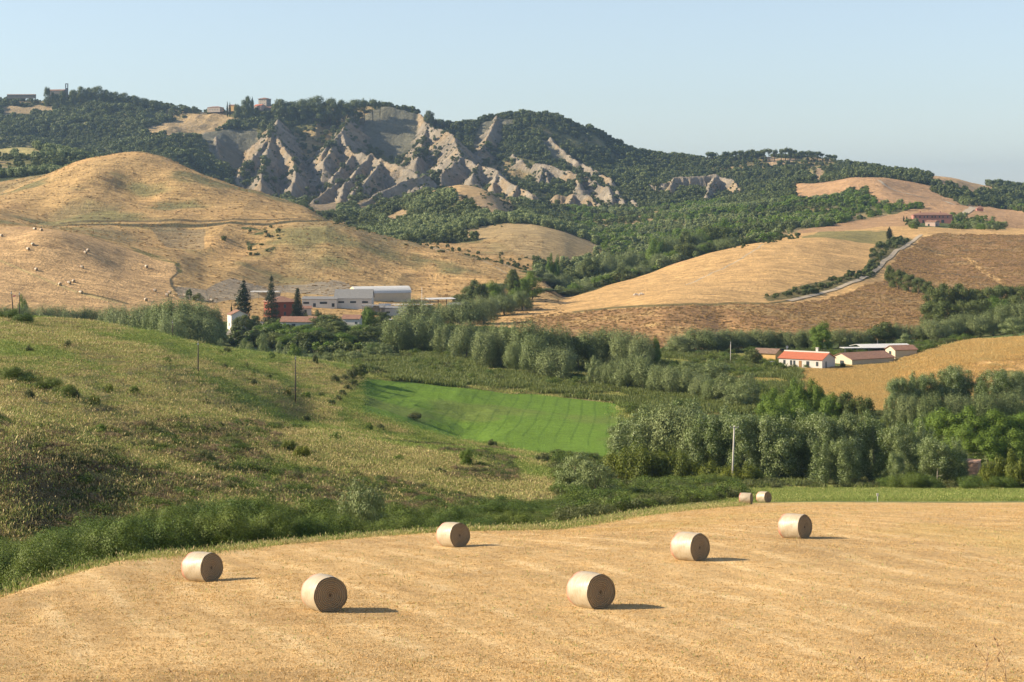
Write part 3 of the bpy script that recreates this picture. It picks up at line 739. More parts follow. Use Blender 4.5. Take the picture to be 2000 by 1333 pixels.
def lobes_shrub(h, w, seed, n=11):
    g = random.Random(seed); out = []
    for i in range(n):
        a = g.uniform(0, 6.28); rr = w*0.5*math.sqrt(g.random())*0.75; s = g.uniform(0.13, 0.24)
        z = h * (0.75 - 0.5 * (rr/(w*0.5))**1.5) * g.uniform(0.55, 1)
        out.append((rr*math.cos(a), rr*math.sin(a), max(z, h*0.15), w*s, w*s, h*g.uniform(.2, .3)))
    return out
def lobes_spire(h, w, seed, n=8):
    g = random.Random(seed); out = []
    for i in range(n):
        t = (i+0.5)/n; r = w*0.5*(math.sin(math.pi*min(1, 0.12+t*0.95))**0.7)
        out.append((g.uniform(-.08, .08)*w, g.uniform(-.08, .08)*w, h*(0.06+t*0.88), max(r, w*0.1), max(r, w*0.1), h/n*0.95))
    return out
def lobes_pine(h, w, seed, n=9):
    g = random.Random(seed); out = []
    for i in range(n):
        a = g.uniform(0, 6.28); rr = w*0.5*math.sqrt(g.random())*0.8
        out.append((rr*math.cos(a), rr*math.sin(a), h*g.uniform(0.68, 0.9), w*g.uniform(.18, .27), w*g.uniform(.18, .27), h*g.uniform(.10, .17)))
    return out
def lobes_cedar(h, w, seed, n=7):
    g = random.Random(seed); out = []
    for i in range(n):
        t = i/(n-1); r = w*0.5*(1-t*0.85)
        for k in range(5):
            a = k*1.2566 + i*0.8 + g.uniform(-.3, .3); q = r*g.uniform(0.45, 0.7)
            out.append((q*math.cos(a), q*math.sin(a), h*(0.12+0.8*t)+g.uniform(-.2, .2), r*0.6+.3, r*0.6+.3, h*0.075))
    out.append((0, 0, h*0.93, w*0.06, w*0.06, h*0.08))
    return out
PROTO = {}
def proto(kind, fn, h, w, n, size, leaf, bark=M_bark, r=0.25, variants=3, split=True, **kw):
    lst = []
    for v in range(variants):
        lb = fn(h, w, 100*v + len(PROTO)*7 + 3)
        V = leaves(lb, n, size, v*31 + len(PROTO), **kw)
        rad = np.percentile(np.hypot(V[:, 0], V[:, 1]), 96)
        fz = h / np.percentile(V[:, 2], 99.4); fr = w * 0.5 / rad
        lb = [(a * fr, b_ * fr, c * fz, d * fr, e * fr, f_ * fz) for a, b_, c, d, e, f_ in lb]
        V = leaves(lb, n, size, v*31 + len(PROTO), **kw)
        cm = quadmesh(kind + "_crown", V, leaf)
        tm = trunk_mb(h, r, lb, v).mesh(kind + "_trunk", [bark])
        # joined version for trees too small to show their parts
        tb = trunk_mb(h, r, lb, v, nb=2); base = len(V)
        jm_ = bpy.data.meshes.new(kind)
        jm_.from_pydata([tuple(p) for p in V] + tb.v, [], [tuple(range(i*4, i*4+4)) for i in range(base//4)] + [tuple(base+i for i in f) for f in tb.f])
        jm_.materials.append(leaf); jm_.materials.append(bark)
        mi = np.zeros(len(jm_.polygons), np.int32); mi[base//4:] = 1
        jm_.polygons.foreach_set("material_index", mi); jm_.update()
        lst.append((cm, tm, jm_))
    PROTO[kind] = (h, w, lst)
proto("willow", lobes_willow, 14, 9, 19000, 0.34, L_willow, droop=1, aspect=0.45, variants=4, shell=0.3)
proto("willow_bush", lobes_round, 6, 5.5, 9000, 0.24, L_willow, droop=1, aspect=0.4, variants=3, r=0.1)
proto("poplar", lobes_poplar, 13, 8, 26000, 0.23, L_poplar, M_palebark, variants=4, r=0.16, shell=0.5)
proto("aspen", lobes_round, 12, 9, 22000, 0.24, L_poplar, M_palebark, variants=3, r=0.16, shell=0.45)
proto("oak", lobes_round, 9, 9, 11000, 0.34, L_oak, variants=3)
proto("robinia", lobes_round, 10, 9, 17000, 0.29, L_bright, variants=3, up=0.5)
proto("yellow_bush", lobes_shrub, 4, 6, 8000, 0.22, L_yellow, variants=2, r=0.06)
proto("bramble", lobes_shrub, 4, 6.5, 30000, 0.095, L_hedge, variants=4, r=0.05)
proto("scrub", lobes_shrub, 3, 4.5, 5000, 0.20, L_scrub, variants=3, r=0.05)
proto("grey_bush", lobes_shrub, 5, 5, 9000, 0.22, L_willow, variants=2, r=0.06, droop=1, aspect=0.4)
proto("cypress", lobes_spire, 11, 2.0, 2200, 0.35, L_dark, variants=2, r=0.15)
proto("pine", lobes_pine, 11, 8, 1800, 0.6, L_oak, variants=3, r=0.5)
proto("cedar", lobes_cedar, 14, 8, 7000, 0.34, L_dark, variants=2, r=0.25)
def lobes_fir(h, w, seed): return lobes_cedar(h, w, seed, 10)
proto("fir", lobes_fir, 12, 7, 8000, 0.36, L_dark, variants=1, r=0.2)
def tree(name, px, D, top, wpx, kind, label, cat="tree", group=None, v=None, parts=None, base=None):
    """a tree whose trunk stands at distance D and whose top shows at row `top`, wpx wide"""
    h0, w0, lst = PROTO[kind]
    p = at(px, D, -0.15) if base is None else Vector(((px-1000)/F*D, D, base))
    hgt = max((HY - top) / F * D - p.z, 1.2)
    wid = wpx / F * D * 1.08
    v = random.randrange(len(lst)) if v is None else v
    cm, tm, jm_ = lst[v % len(lst)]
    sc = (wid / w0, wid / w0 * random.uniform(0.9, 1.1), hgt / h0)
    rz = random.uniform(0, 6.28)
    if parts is None: parts = hgt * F / D > 46
    if parts:
        o = empty(name, p, rz); o.scale = sc
        for nm, me in (("crown", cm), ("trunk", tm)):
            c = bpy.data.objects.new(nm, me); COL.objects.link(c); c.parent = o
    else:
        o = bpy.data.objects.new(name, jm_); COL.objects.link(o)
        o.location = p; o.rotation_euler = (0, 0, rz); o.scale = sc
    tag(o, label, cat, group)
    return o
ORD = ["first", "second", "third", "fourth", "fifth", "sixth", "seventh", "eighth", "ninth", "tenth", "eleventh", "twelfth", "thirteenth", "fourteenth"]
def belt(entries, name, adj, place, group, cat="tree", **kw):
    """entries: (px, D, top, width, kind); labelled by order from the left within a named stretch"""
    es = sorted(entries, key=lambda e: e[0])
    for i, e in enumerate(es):
        px, D, top, w, kind = e[:5]
        tree(name, px, D, top, w, kind, f"{adj}, {ORD[i]} from left {place}", cat, group, **kw)
    return es

G1 = "willows along the far side of the meadow"
j = lambda a: random.uniform(-a, a)
belt([(8, 700, 598, 44, "willow"), (38, 690, 596, 39, "willow"), (62, 695, 600, 44, "willow"), (88, 690, 597, 44, "willow"), (112, 700, 596, 44, "willow"), (136, 690, 603, 42, "willow"), (160, 695, 600, 44, "willow"), (184, 700, 602, 47, "willow")], "willow_tree", "rounded blue-green willow", "in the low line behind the meadow brow", G1)
belt([(210, 690, 599, 45, "willow"), (234, 685, 597, 48, "willow"), (258, 680, 602, 50, "willow"), (280, 675, 594, 55, "willow"), (302, 660, 596, 55, "willow")], "willow_tree", "dark rounded willow", "in the stretch rising to the big clump", G1)
belt([(322, 645, 588, 65, "willow"), (346, 640, 583, 72, "willow"), (372, 650, 586, 75, "willow"), (398, 640, 592, 75, "willow"), (417, 655, 602, 52, "willow"), (360, 610, 606, 62, "willow"), (392, 610, 618, 69, "willow"), (335, 600, 618, 57, "willow")], "willow_tree", "big billowing willow", "in the massive clump west of the white gabled house", G1)
tree("willow_tree", 45, 715, 577, 20, "robinia", "slim light green tree behind the two leaning poles", "tree")
# farm garden trees
G2 = "garden trees in front of the farm"
belt([(510, 705, 636, 48, "robinia"), (532, 700, 630, 48, "robinia"), (557, 705, 642, 48, "robinia"), (583, 700, 636, 56, "robinia"), (608, 705, 634, 50, "robinia"), (640, 715, 616, 73, "oak"), (668, 705, 636, 62, "robinia"), (700, 700, 634, 64, "robinia")], "garden_tree", "bushy mid-green tree", "in the garden row below the tiled sheds", G2)
belt([(508, 655, 648, 50, "oak"), (535, 650, 652, 54, "oak"), (565, 648, 654, 56, "robinia"), (597, 648, 650, 56, "oak"), (630, 650, 646, 58, "oak"), (662, 650, 650, 60, "robinia"), (695, 655, 646, 58, "oak"), (727, 660, 638, 56, "oak"), (752, 670, 636, 46, "oak"), (648, 700, 628, 60, "oak"), (615, 690, 640, 50, "robinia")], "garden_tree", "dark lower tree", "in the front row of the farm garden", G2)
tree("garden_tree", 722, 748, 600, 32, "robinia", "rounded green tree between the grey shed and the pigeon-grey canopy")
tree("garden_tree", 746, 755, 610, 26, "oak", "dark tree under the steel canopy of the farm")
tree("garden_tree", 498, 745, 617, 18, "oak", "small dark round tree in the farm yard beside the long tiled house")
tree("garden_tree", 473, 706, 616, 32, "oak", "dark leafy tree against the gable of the white house")
tree("garden_shrub", 621, 776, 605, 14, "scrub", "dark clipped shrub before the long white shed", "shrub")
tree("garden_shrub", 597, 772, 611, 12, "scrub", "low dark shrub beside the fir tree", "shrub")
tree("cypress_tree", 486, 742, 613, 5, "cypress", "thin dark cypress just right of the white gabled house")
tree("cypress_tree", 465, 745, 614, 4, "cypress", "thin cypress standing before the gable of the white house")
tree("cypress_tree", 452, 775, 594, 4, "cypress", "tiny cypress left of the tall dark conifer")
tree("conifer_tree", 476, 765, 550, 30, "cypress", "tall broad dark conifer left of the red villa", v=0, parts=True)
tree("cedar_tree", 530, 752, 541, 36, "cedar", "tall layered cedar in front of the red villa", parts=True)
tree("fir_tree", 581, 755, 566, 32, "fir", "pointed dark fir at the right corner of the red villa", parts=True)
# grey willow saplings below garden
G3 = "grey willow saplings behind the meadow edge"
belt([(430, 600, 663, 16, "willow_bush"), (475, 590, 662, 24, "willow_bush"), (488, 585, 670, 26, "willow_bush"), (513, 580, 653, 26, "willow_bush"), (545, 575, 666, 20, "willow_bush"), (560, 565, 678, 22, "willow_bush"), (576, 560, 672, 26, "robinia"), (590, 560, 682, 24, "willow_bush")], "willow_sapling", "small grey-green willow bush", "along the far edge of the meadow", G3)
belt([(618, 560, 690, 22, "willow_bush"), (640, 580, 688, 24, "willow_bush"), (664, 585, 683, 24, "willow_bush"), (690, 575, 686, 34, "willow_bush"), (727, 590, 668, 34, "willow_bush"), (748, 588, 672, 30, "willow_bush"), (766, 585, 690, 36, "willow_bush")], "willow_sapling", "grey-green riverside bush", "between the meadow tip and the tall willows", G3)
# riverside willows
G4 = "tall grey willows along the river"
belt([(776, 625, 619, 62, "willow"), (812, 740, 586, 84, "willow"), (830, 628, 615, 77, "willow"), (869, 615, 633, 46, "willow"), (911, 602, 629, 59, "willow")], "willow_tree", "tall soft grey willow", "between the farm canopy and the big willow clump", G4)
belt([(848, 770, 596, 60, "poplar"), (880, 765, 590, 60, "willow"), (918, 762, 584, 64, "willow"), (945, 790, 578, 56, "willow")], "willow_tree", "pale-topped bushy willow", "in the bank below the dark solar panel", G4)
belt([(950, 570, 642, 53, "willow"), (972, 575, 634, 55, "willow"), (992, 572, 634, 53, "willow"), (1006, 556, 668, 43, "willow"), (1028, 568, 627, 72, "willow"), (1044, 548, 652, 53, "willow"), (1074, 572, 635, 82, "willow"), (1100, 570, 645, 60, "willow")], "willow_tree", "billowing willow", "in the tallest clump behind the green crop field", G4)
belt([(1087, 538, 678, 76, "willow"), (1130, 572, 660, 57, "oak"), (1150, 590, 648, 80, "willow"), (1190, 595, 642, 92, "willow"), (1225, 585, 645, 69, "willow"), (1255, 578, 655, 53, "willow")], "willow_tree", "shaded willow", "to the right of the tallest clump", G4)
tree("robinia_tree", 1279, 580, 660, 22, "robinia", "narrow light green tree standing out of the willow line")
belt([(1160, 525, 697, 36, "willow_bush"), (1176, 522, 712, 30, "willow_bush"), (1199, 520, 700, 44, "willow"), (1230, 515, 696, 50, "willow"), (1256, 512, 694, 50, "willow"), (1290, 505, 712, 50, "willow"), (1312, 500, 716, 46, "willow")], "willow_tree", "lighter grey willow", "in the front row bordering the reed strip", G4)
belt([(1345, 498, 722, 50, "willow"), (1372, 490, 730, 46, "willow"), (1395, 482, 737, 50, "willow"), (1418, 480, 730, 50, "willow_bush"), (1440, 470, 748, 52, "willow_bush"), (1462, 476, 730, 40, "willow_bush"), (1350, 545, 706, 60, "willow_bush"), (1395, 540, 704, 60, "willow_bush")], "willow_tree", "low silvery willow", "in the thicket below the white farmhouse yard", G4)
G5 = "dark trees behind the white farmhouse"
belt([(1330, 640, 655, 72, "willow"), (1362, 645, 642, 84, "willow"), (1400, 650, 646, 72, "willow"), (1430, 655, 644, 67, "willow"), (1462, 660, 646, 67, "willow"), (1490, 660, 643, 60, "willow"), (1520, 662, 646, 60, "willow"), (1552, 660, 648, 55, "willow"), (1578, 660, 644, 55, "willow")], "willow_tree", "dark grey-green tree", "in the dense belt left of the tall bright tree", G5)
tree("robinia_tree", 1606, 645, 630, 46, "robinia", "tall bright green tree behind the white farmhouse chimney")
belt([(1640, 660, 642, 50, "willow"), (1675, 660, 645, 50, "willow"), (1710, 665, 640, 50, "oak"), (1728, 668, 630, 44, "oak"), (1757, 672, 632, 46, "willow"), (1768, 650, 652, 30, "willow_bush"), (1792, 672, 634, 46, "willow"), (1828, 670, 624, 60, "willow")], "willow_tree", "rounded tree", "in the belt behind the sheet metal roof", G5)
belt([(1858, 680, 622, 50, "willow"), (1885, 685, 612, 60, "willow"), (1915, 680, 618, 50, "willow"), (1940, 685, 606, 64, "willow"), (1965, 690, 592, 50, "willow"), (1992, 690, 590, 50, "willow"), (1978, 660, 620, 46, "willow_bush"), (2030, 690, 590, 50, "willow")], "willow_tree", "silvery willow", "in the belt above the grassy mound", G5)
G6 = "dark green trees in the hollow of the ploughed slope"
belt([(1824, 790, 562, 50, "oak"), (1850, 800, 556, 50, "oak"), (1880, 800, 556, 50, "oak"), (1905, 820, 566, 46, "oak"), (1932, 820, 562, 50, "oak"), (1960, 830, 558, 50, "oak"), (1990, 830, 560, 50, "oak")], "oak_tree", "dark green tree", "at the upper edge of the hollow wood", G6)
belt([(1822, 760, 590, 46, "oak"), (1850, 750, 590, 50, "oak"), (1885, 750, 590, 50, "oak"), (1915, 760, 586, 50, "oak"), (1950, 770, 580, 46, "robinia"), (1985, 770, 578, 50, "oak")], "oak_tree", "leafy green tree", "in the lower row of the hollow wood", G6)
G7 = "hedge shrubs beside the gravel road"
belt([(1738, 955, 519, 22, "oak"), (1755, 950, 528, 26, "oak"), (1775, 940, 536, 24, "oak"), (1795, 930, 543, 26, "oak"), (1812, 920, 550, 24, "oak")], "hedge_shrub", "dark dense shrub", "in the diagonal hedge below the road bend", G7, "shrub")
G16 = "riverside trees winding up the valley"
crest = lambda x: float(np.interp(x, [940, 960, 1000, 1100, 1200, 1300, 1400], [635, 628, 612, 589, 557, 523, 491]))
crestD = lambda x: float(np.interp(x, [940, 960, 1040, 1100, 1250, 1300, 1400], [800, 830, 900, 962, 1060, 1085, 1150]))
for sg_, (xa, xb, pl) in enumerate([(950, 1060, "where the valley narrows"), (1072, 1180, "behind the tail of the round field"), (1192, 1300, "behind the middle of the round field"), (1312, 1420, "behind the upper end of the round field")]):
    es = [(x + j(4), crestD(x) + random.uniform(30, 60), crest(x) - random.uniform(20, 34), random.uniform(30, 44), random.choice(["willow", "oak", "robinia", "willow"])) for x in np.linspace(xa, xb, 9)]
    belt(es, "riverside_tree", "front-row tree", pl, G16, parts=False)
    es = [(x + j(6), crestD(x) + random.uniform(120, 170), crest(x) - random.uniform(46, 66), random.uniform(34, 50), random.choice(["willow", "willow", "robinia", "oak"])) for x in np.linspace(xa, xb, 8)]
    belt(es, "riverside_tree", "back-row tree", pl, G16, parts=False)
belt([(900, 850, 575, 34, "oak"), (915, 870, 560, 36, "oak"), (932, 860, 548, 40, "oak"), (955, 870, 550, 40, "robinia"), (975, 880, 556, 44, "willow"), (1000, 900, 527, 30, "oak"), (1015, 900, 540, 40, "robinia"), (1040, 910, 532, 40, "robinia"), (985, 840, 575, 50, "willow"), (1020, 860, 568, 44, "willow"), (955, 835, 585, 44, "willow")], "riverside_tree", "leafy tree", "at the mouth of the side valley", G16, parts=False)
belt([(1074, 1110, 497, 16, "robinia"), (1088, 1110, 500, 14, "robinia")], "riverside_tree", "slim upright tree", "below the golden mound track", G16, parts=False)
# front poplar belt
G8 = "poplars behind the grass strip"
belt([(1212, 362, 826, 62, "aspen"), (1246, 355, 794, 112, "poplar"), (1285, 352, 800, 75, "willow"), (1320, 350, 787, 112, "willow"), (1355, 352, 781, 55, "aspen"), (1362, 345, 804, 75, "willow")], "poplar_tree", "leafy grey-green tree", "at the corner of the green crop field", G8)
belt([(1385, 343, 810, 78, "aspen"), (1412, 345, 802, 78, "poplar"), (1452, 340, 807, 78, "aspen"), (1490, 338, 819, 73, "poplar"), (1520, 338, 810, 91, "aspen"), (1558, 340, 807, 78, "poplar")], "poplar_tree", "silver-tipped poplar", "in the belt around the tall pale pole", G8)
belt([(1596, 338, 809, 78, "aspen"), (1636, 340, 812, 78, "poplar"), (1676, 340, 810, 78, "aspen"), (1620, 325, 860, 73, "poplar"), (1652, 324, 854, 57, "aspen"), (1708, 338, 810, 73, "poplar")], "poplar_tree", "tall upright poplar with silvery tips", "in the middle of the front belt", G8)
belt([(1764, 335, 822, 65, "aspen"), (1800, 338, 812, 65, "poplar"), (1830, 326, 854, 78, "aspen"), (1866, 326, 860, 57, "poplar"), (1750, 318, 884, 36, "aspen")], "poplar_tree", "loose silvery poplar", "left of the brick hut", G8)
tree("robinia_tree", 1738, 352, 832, 34, "yellow_bush", "yellow-green young tree showing between two poplar groups", parts=True)
G9 = "bright green robinias"
belt([(1815, 395, 808, 60, "robinia"), (1850, 390, 800, 70, "robinia"), (1895, 388, 797, 76, "robinia"), (1942, 390, 800, 76, "robinia"), (1990, 392, 806, 70, "robinia"), (1880, 365, 832, 60, "robinia"), (1930, 362, 836, 66, "robinia"), (1980, 362, 838, 60, "robinia")], "robinia_tree", "rounded bright green tree", "in the robinia grove above the brick hut", G9)
belt([(1505, 425, 762, 50, "robinia"), (1535, 420, 764, 46, "robinia"), (1558, 428, 742, 40, "robinia"), (1592, 428, 742, 42, "robinia"), (1625, 420, 770, 50, "robinia"), (1655, 420, 768, 50, "oak"), (1685, 418, 776, 46, "oak"), (1515, 405, 785, 60, "robinia"), (1570, 405, 785, 60, "robinia")], "robinia_tree", "bright green bushy tree", "in the row below the white farmhouse field", G9)
G10 = "silver poplars on the right slope"
belt([(1760, 455, 739, 57, "aspen"), (1785, 458, 731, 65, "poplar"), (1812, 460, 734, 60, "aspen"), (1844, 462, 720, 65, "poplar"), (1875, 462, 716, 65, "aspen"), (1905, 460, 728, 65, "poplar"), (1940, 460, 724, 65, "aspen"), (1970, 460, 726, 65, "poplar"), (2000, 460, 726, 65, "aspen")], "poplar_tree", "feathery silver-grey poplar", "in the thicket at the foot of the golden mound", G10)
belt([(1745, 430, 765, 40, "poplar"), (1775, 428, 770, 50, "willow"), (1820, 425, 768, 56, "willow"), (1870, 425, 770, 60, "willow"), (1925, 425, 765, 60, "willow"), (1975, 425, 765, 60, "willow")], "willow_tree", "shaded grey willow", "under the silver poplar thicket", G10)
G11 = "bushes along the grass strip"
belt([(1215, 330, 885, 81, "yellow_bush"), (1242, 325, 872, 81, "yellow_bush"), (1275, 325, 878, 73, "yellow_bush"), (1318, 325, 882, 76, "yellow_bush"), (1345, 325, 900, 68, "yellow_bush"), (1398, 318, 902, 68, "yellow_bush"), (1435, 312, 912, 68, "yellow_bush"), (1460, 318, 905, 54, "yellow_bush")], "bush", "yellow-green bush", "at the foot of the leafy field corner trees", G11, "bush")
belt([(1780, 312, 924, 84, "bramble"), (1815, 312, 930, 60, "bramble"), (1903, 310, 930, 65, "bramble"), (1935, 318, 905, 53, "yellow_bush"), (1968, 318, 880, 53, "yellow_bush"), (1992, 315, 900, 48, "yellow_bush"), (1735, 316, 932, 48, "bramble"), (1955, 312, 930, 60, "bramble")], "bush", "leafy bush", "along the grass strip near the brick hut", G11, "bush")
tree("willow_bush", 1122, 232, 886, 76, "willow_bush", "round light green willow bush, left one of a pair below the crop field", "bush", parts=True)
tree("willow_bush", 1162, 222, 900, 80, "willow_bush", "round light green willow bush, right one of a pair below the crop field", "bush", parts=True)
tree("willow_bush", 706, 142, 940, 88, "willow_bush", "tall pale willow bush standing in the dark hedge", "bush", parts=True)
# gully hedge
G12 = "bramble hedge along the hay field"
places = ["in the hedge at the low field corner", "in the hedge behind the leftmost bale", "in the hedge before the pale willow", "in the hedge right of the pale willow bush", "in the hedge behind the middle bale", "in the low hedge leading to the willow pair", "in the bramble bank before the pale pole"]
hx = np.linspace(-30, 1380, 56)
cur = {}
for i, x in enumerate(hx):
    seg = int(min(6, (x + 30) // 205)); cur.setdefault(seg, []).append(x)
for seg, xs in cur.items():
    es = []
    for q, x in enumerate(xs):
        Dm = np.interp(x, [-30, 400, 885, 1100, 1300, 1400], [112, 130, 148, 182, 232, 270]) + j(4) + (7 if q % 2 else -5) * np.interp(x, [0, 1300], [1, 2])
        tp = np.interp(x, [-30, 60, 150, 300, 420, 520, 640, 760, 900, 1050, 1100, 1200, 1300, 1400], [1066, 1050, 1030, 998, 985, 985, 990, 1000, 1000, 985, 975, 958, 945, 938]) + (16 if q % 2 == 0 else -6) + j(9)
        es.append((x + j(5), Dm, tp, np.interp(x, [0, 900, 1400], [170, 130, 80]) * random.uniform(.85, 1.2), "bramble"))
    belt(es, "bramble_shrub", "leafy bramble", places[seg], G12, "shrub", parts=False)
G13 = "lone bushes dotted over the meadow"
mb = [(444, 692, 12, 14, "beside the far corner of the upper meadow"), (430, 694, 9, 10, "just left of its larger twin on the meadow brow"), (440, 724, 10, 14, "right of the middle pole"), (482, 718, 9, 10, "halfway between the middle and near pole"), (494, 736, 8, 11, "above the dark tuft near the tallest pole"), (525, 740, 10, 10, "left of the tallest pole top"), (493, 756, 16, 16, "downhill left of the tallest pole"), (561, 775, 12, 18, "touching the foot of the tallest pole"), (58, 692, 14, 18, "high on the left meadow edge"), (132, 681, 12, 16, "below the dark thicket with poles"), (324, 712, 18, 14, "near the foot of the leftmost slender pole"), (142, 782, 20, 24, "on the dark slope at the left"), (57, 780, 16, 16, "at the far left of the dark slope"), (213, 768, 14, 18, "on the sunny band of the left slope"), (183, 792, 18, 20, "below the sunny band on the left"), (345, 778, 12, 16, "in the centre of the meadow slope"), (261, 770, 14, 12, "on the straw-coloured part of the slope"), (403, 794, 12, 16, "lower centre of the meadow"), (456, 808, 14, 18, "on the pale grass below the middle pole"), (195, 850, 18, 22, "in the brown grass lower left"), (562, 884, 22, 24, "left of the yellowish bush mid slope"), (588, 898, 24, 26, "yellowish, mid slope"), (599, 780, 16, 14, "right of the tallest pole foot"), (626, 776, 12, 10, "on the last rise before the crop field"), (598, 828, 14, 18, "on the shaded dip of the slope"), (720, 842, 12, 16, "on the grass edge below the crop field"), (742, 842, 14, 14, "second on the grass edge below the crop field"), (962, 874, 16, 16, "at the very edge of the green crop"), (911, 912, 20, 34, "slender, under the crop field edge"), (653, 748, 15, 16, "in the ditch corner above the crop"), (617, 708, 10, 16, "small, on the far brow"), (531, 702, 10, 15, "light green, on the brow above the pole"), (810, 818, 22, 12, "alone in the middle of the green crop"), (1060, 905, 24, 20, "left of the willow pair"), (655, 862, 20, 16, "in the dip below the field road"), (300, 850, 20, 16, "in the dark grass of the lower slope"), (400, 900, 24, 18, "in the rough grass above the hedge"), (780, 905, 22, 16, "in the straw slope above the hedge"), (860, 930, 22, 16, "just above the hedge behind the nearest far bale")]
for k, (x, y, w, hh, pl) in enumerate(mb):
    D = hit(x, y, 150, 470)
    kd = "yellow_bush" if k in (20, 21, 13, 14, 7) else ("scrub", "robinia", "scrub")[k % 3]
    tree("meadow_bush", x, D, y - hh, w * 1.25, kd, f"small green bush {pl}", "bush", G13, parts=False)
# ditch hedge on the left side of the crop
G14 = "shrubs in the ditch beside the crop field"
belt([(x, hit(x, y, 330, 500), y - hh, w, "scrub" if q % 2 else "oak") for q, (x, y, w, hh) in enumerate([(706, 742, 26, 30), (688, 742, 26, 28), (690, 756, 18, 14), (680, 764, 18, 13), (668, 775, 18, 13), (658, 784, 18, 12), (646, 793, 18, 12), (672, 745, 20, 14)])], "ditch_shrub", "dark shrub", "down the ditch beside the crop field", G14, "shrub", parts=False)
tree("thicket_bush", 20, 352, 604, 50, "bramble", "dark spreading thicket at the foot of the leaning poles", "bush", parts=True)
tree("thicket_bush", 44, 345, 612, 54, "bramble", "dark right-hand half of the thicket on the meadow brow", "bush", parts=True)
for k, (x, y) in enumerate([(20, 742), (55, 752), (95, 765), (125, 778)]):
    D = hit(x, y, 160, 400)
    tree("gully_shrub", x, D, y - 26, 60, "bramble", f"{ORD[k]} from the left of the dark shrubs filling the meadow gully", "shrub", "shrubs in the meadow gully", parts=False)

# ---------------------------------------------------------------- scattered growth (countless)
def gn_scatter(name, P, S, meshes, label, Rz=None, tilt=None, K=None, cat="vegetation"):
    n = len(P)
    me = bpy.data.meshes.new(name + "_points")
    me.vertices.add(n); me.vertices.foreach_set("co", np.asarray(P, np.float32).ravel())
    a = me.attributes.new("sc", 'FLOAT_VECTOR', 'POINT'); a.data.foreach_set("vector", np.asarray(S, np.float32).ravel())
    rot = np.zeros((n, 3), np.float32); rot[:, 2] = rng.random(n) * 6.28 if Rz is None else Rz
    a = me.attributes.new("rt", 'FLOAT_VECTOR', 'POINT'); a.data.foreach_set("vector", rot.ravel())
    a = me.attributes.new("ix", 'INT', 'POINT'); a.data.foreach_set("value", (rng.integers(0, len(meshes), n) if K is None else np.asarray(K)).astype(np.int32))
    me.update()
    o = bpy.data.objects.new(name, me); COL.objects.link(o)
    c = bpy.data.collections.new(name + "_kinds")
    for i, mm in enumerate(meshes):
        c.objects.link(bpy.data.objects.new(f"{chr(97+i)}_{name}_source", mm))
    ng = bpy.data.node_groups.new(name, 'GeometryNodeTree')
    ng.interface.new_socket("Geometry", in_out='INPUT', socket_type='NodeSocketGeometry')
    ng.interface.new_socket("Geometry", in_out='OUTPUT', socket_type='NodeSocketGeometry')
    N = ng.nodes; gi = N.new("NodeGroupInput"); go = N.new("NodeGroupOutput")
    ci = N.new("GeometryNodeCollectionInfo"); ci.inputs[0].default_value = c
    ci.inputs["Separate Children"].default_value = True; ci.inputs["Reset Children"].default_value = True
    ip = N.new("GeometryNodeInstanceOnPoints"); ip.inputs["Pick Instance"].default_value = True
    def na(nm, t):
        q = N.new("GeometryNodeInputNamedAttribute"); q.data_type = t; q.inputs["Name"].default_value = nm
        return q.outputs[0]
    mp = N.new("GeometryNodeMeshToPoints")
    ng.links.new(gi.outputs[0], mp.inputs[0]); ng.links.new(mp.outputs[0], ip.inputs["Points"])
    ng.links.new(ci.outputs[0], ip.inputs["Instance"]); ng.links.new(na("ix", 'INT'), ip.inputs["Instance Index"])
    e2r = N.new("FunctionNodeEulerToRotation"); ng.links.new(na("rt", 'FLOAT_VECTOR'), e2r.inputs[0])
    ng.links.new(e2r.outputs[0], ip.inputs["Rotation"]); ng.links.new(na("sc", 'FLOAT_VECTOR'), ip.inputs["Scale"])
    ng.links.new(ip.outputs[0], go.inputs[0])
    md = o.modifiers.new("scatter", 'NODES'); md.node_group = ng
    tag(o, label, cat, None, "stuff")
    return o
AREA = np.zeros(GD.shape)
AREA[:-1, :-1] = np.abs(np.diff(GX, axis=0)[:, :-1] * np.diff(GD, axis=1)[:-1, :])
VIS = (PX > -110) & (PX < 2110)
def sample(weight, n):
    w = (weight * AREA * VIS).ravel(); cs = np.cumsum(w); tot = cs[-1]
    if tot <= 0: return np.zeros((0, 3)), np.zeros(0, int)
    q = np.searchsorted(cs, rng.random(n) * tot)
    q = np.minimum(q, len(w) - 1)
    ci, rj = np.divmod(q, NR)
    ci = np.minimum(ci, NC - 2); rj = np.minimum(rj, NR - 2)
    u = rng.random(n); v = rng.random(n)
    def bl(A): return (A[ci, rj]*(1-u)+A[ci+1, rj]*u)*(1-v) + (A[ci, rj+1]*(1-u)+A[ci+1, rj+1]*u)*v
    return np.stack([bl(GX), bl(GD), bl(GZ)], axis=1), ci * NR + rj
def lowtree(fn, h, w, n, size, leaf, seed, **kw):
    return quadmesh("low_" + fn.__name__, leaves(fn(h, w, seed), n, size, seed, **kw), leaf)
FT = [lowtree(lobes_round, 6, 7, 420, 1.15, L_mount, 1), lowtree(lobes_round, 5, 6, 380, 1.05, L_mount, 2), lowtree(lobes_shrub, 4, 7, 360, 1.0, L_scrub, 3), lowtree(lobes_round, 7, 7, 420, 1.15, L_oak, 4)]
P, q = sample(WOOD * (RL > 21.0), 42000)
s = (0.45 + 1.0 * rng.random(len(P)) ** 2.2) * 1.0
s *= 1 + 0.35 * vnoise(P[:, 0] / 60, P[:, 1] / 60, 91)
P[:, 2] -= 0.5
gn_scatter("mountain_woods", P, np.stack([s, s, s * (0.85 + 0.4 * rng.random(len(P)))], 1), FT, "dark green oak woods and scrub covering the mountain side", cat="woods")
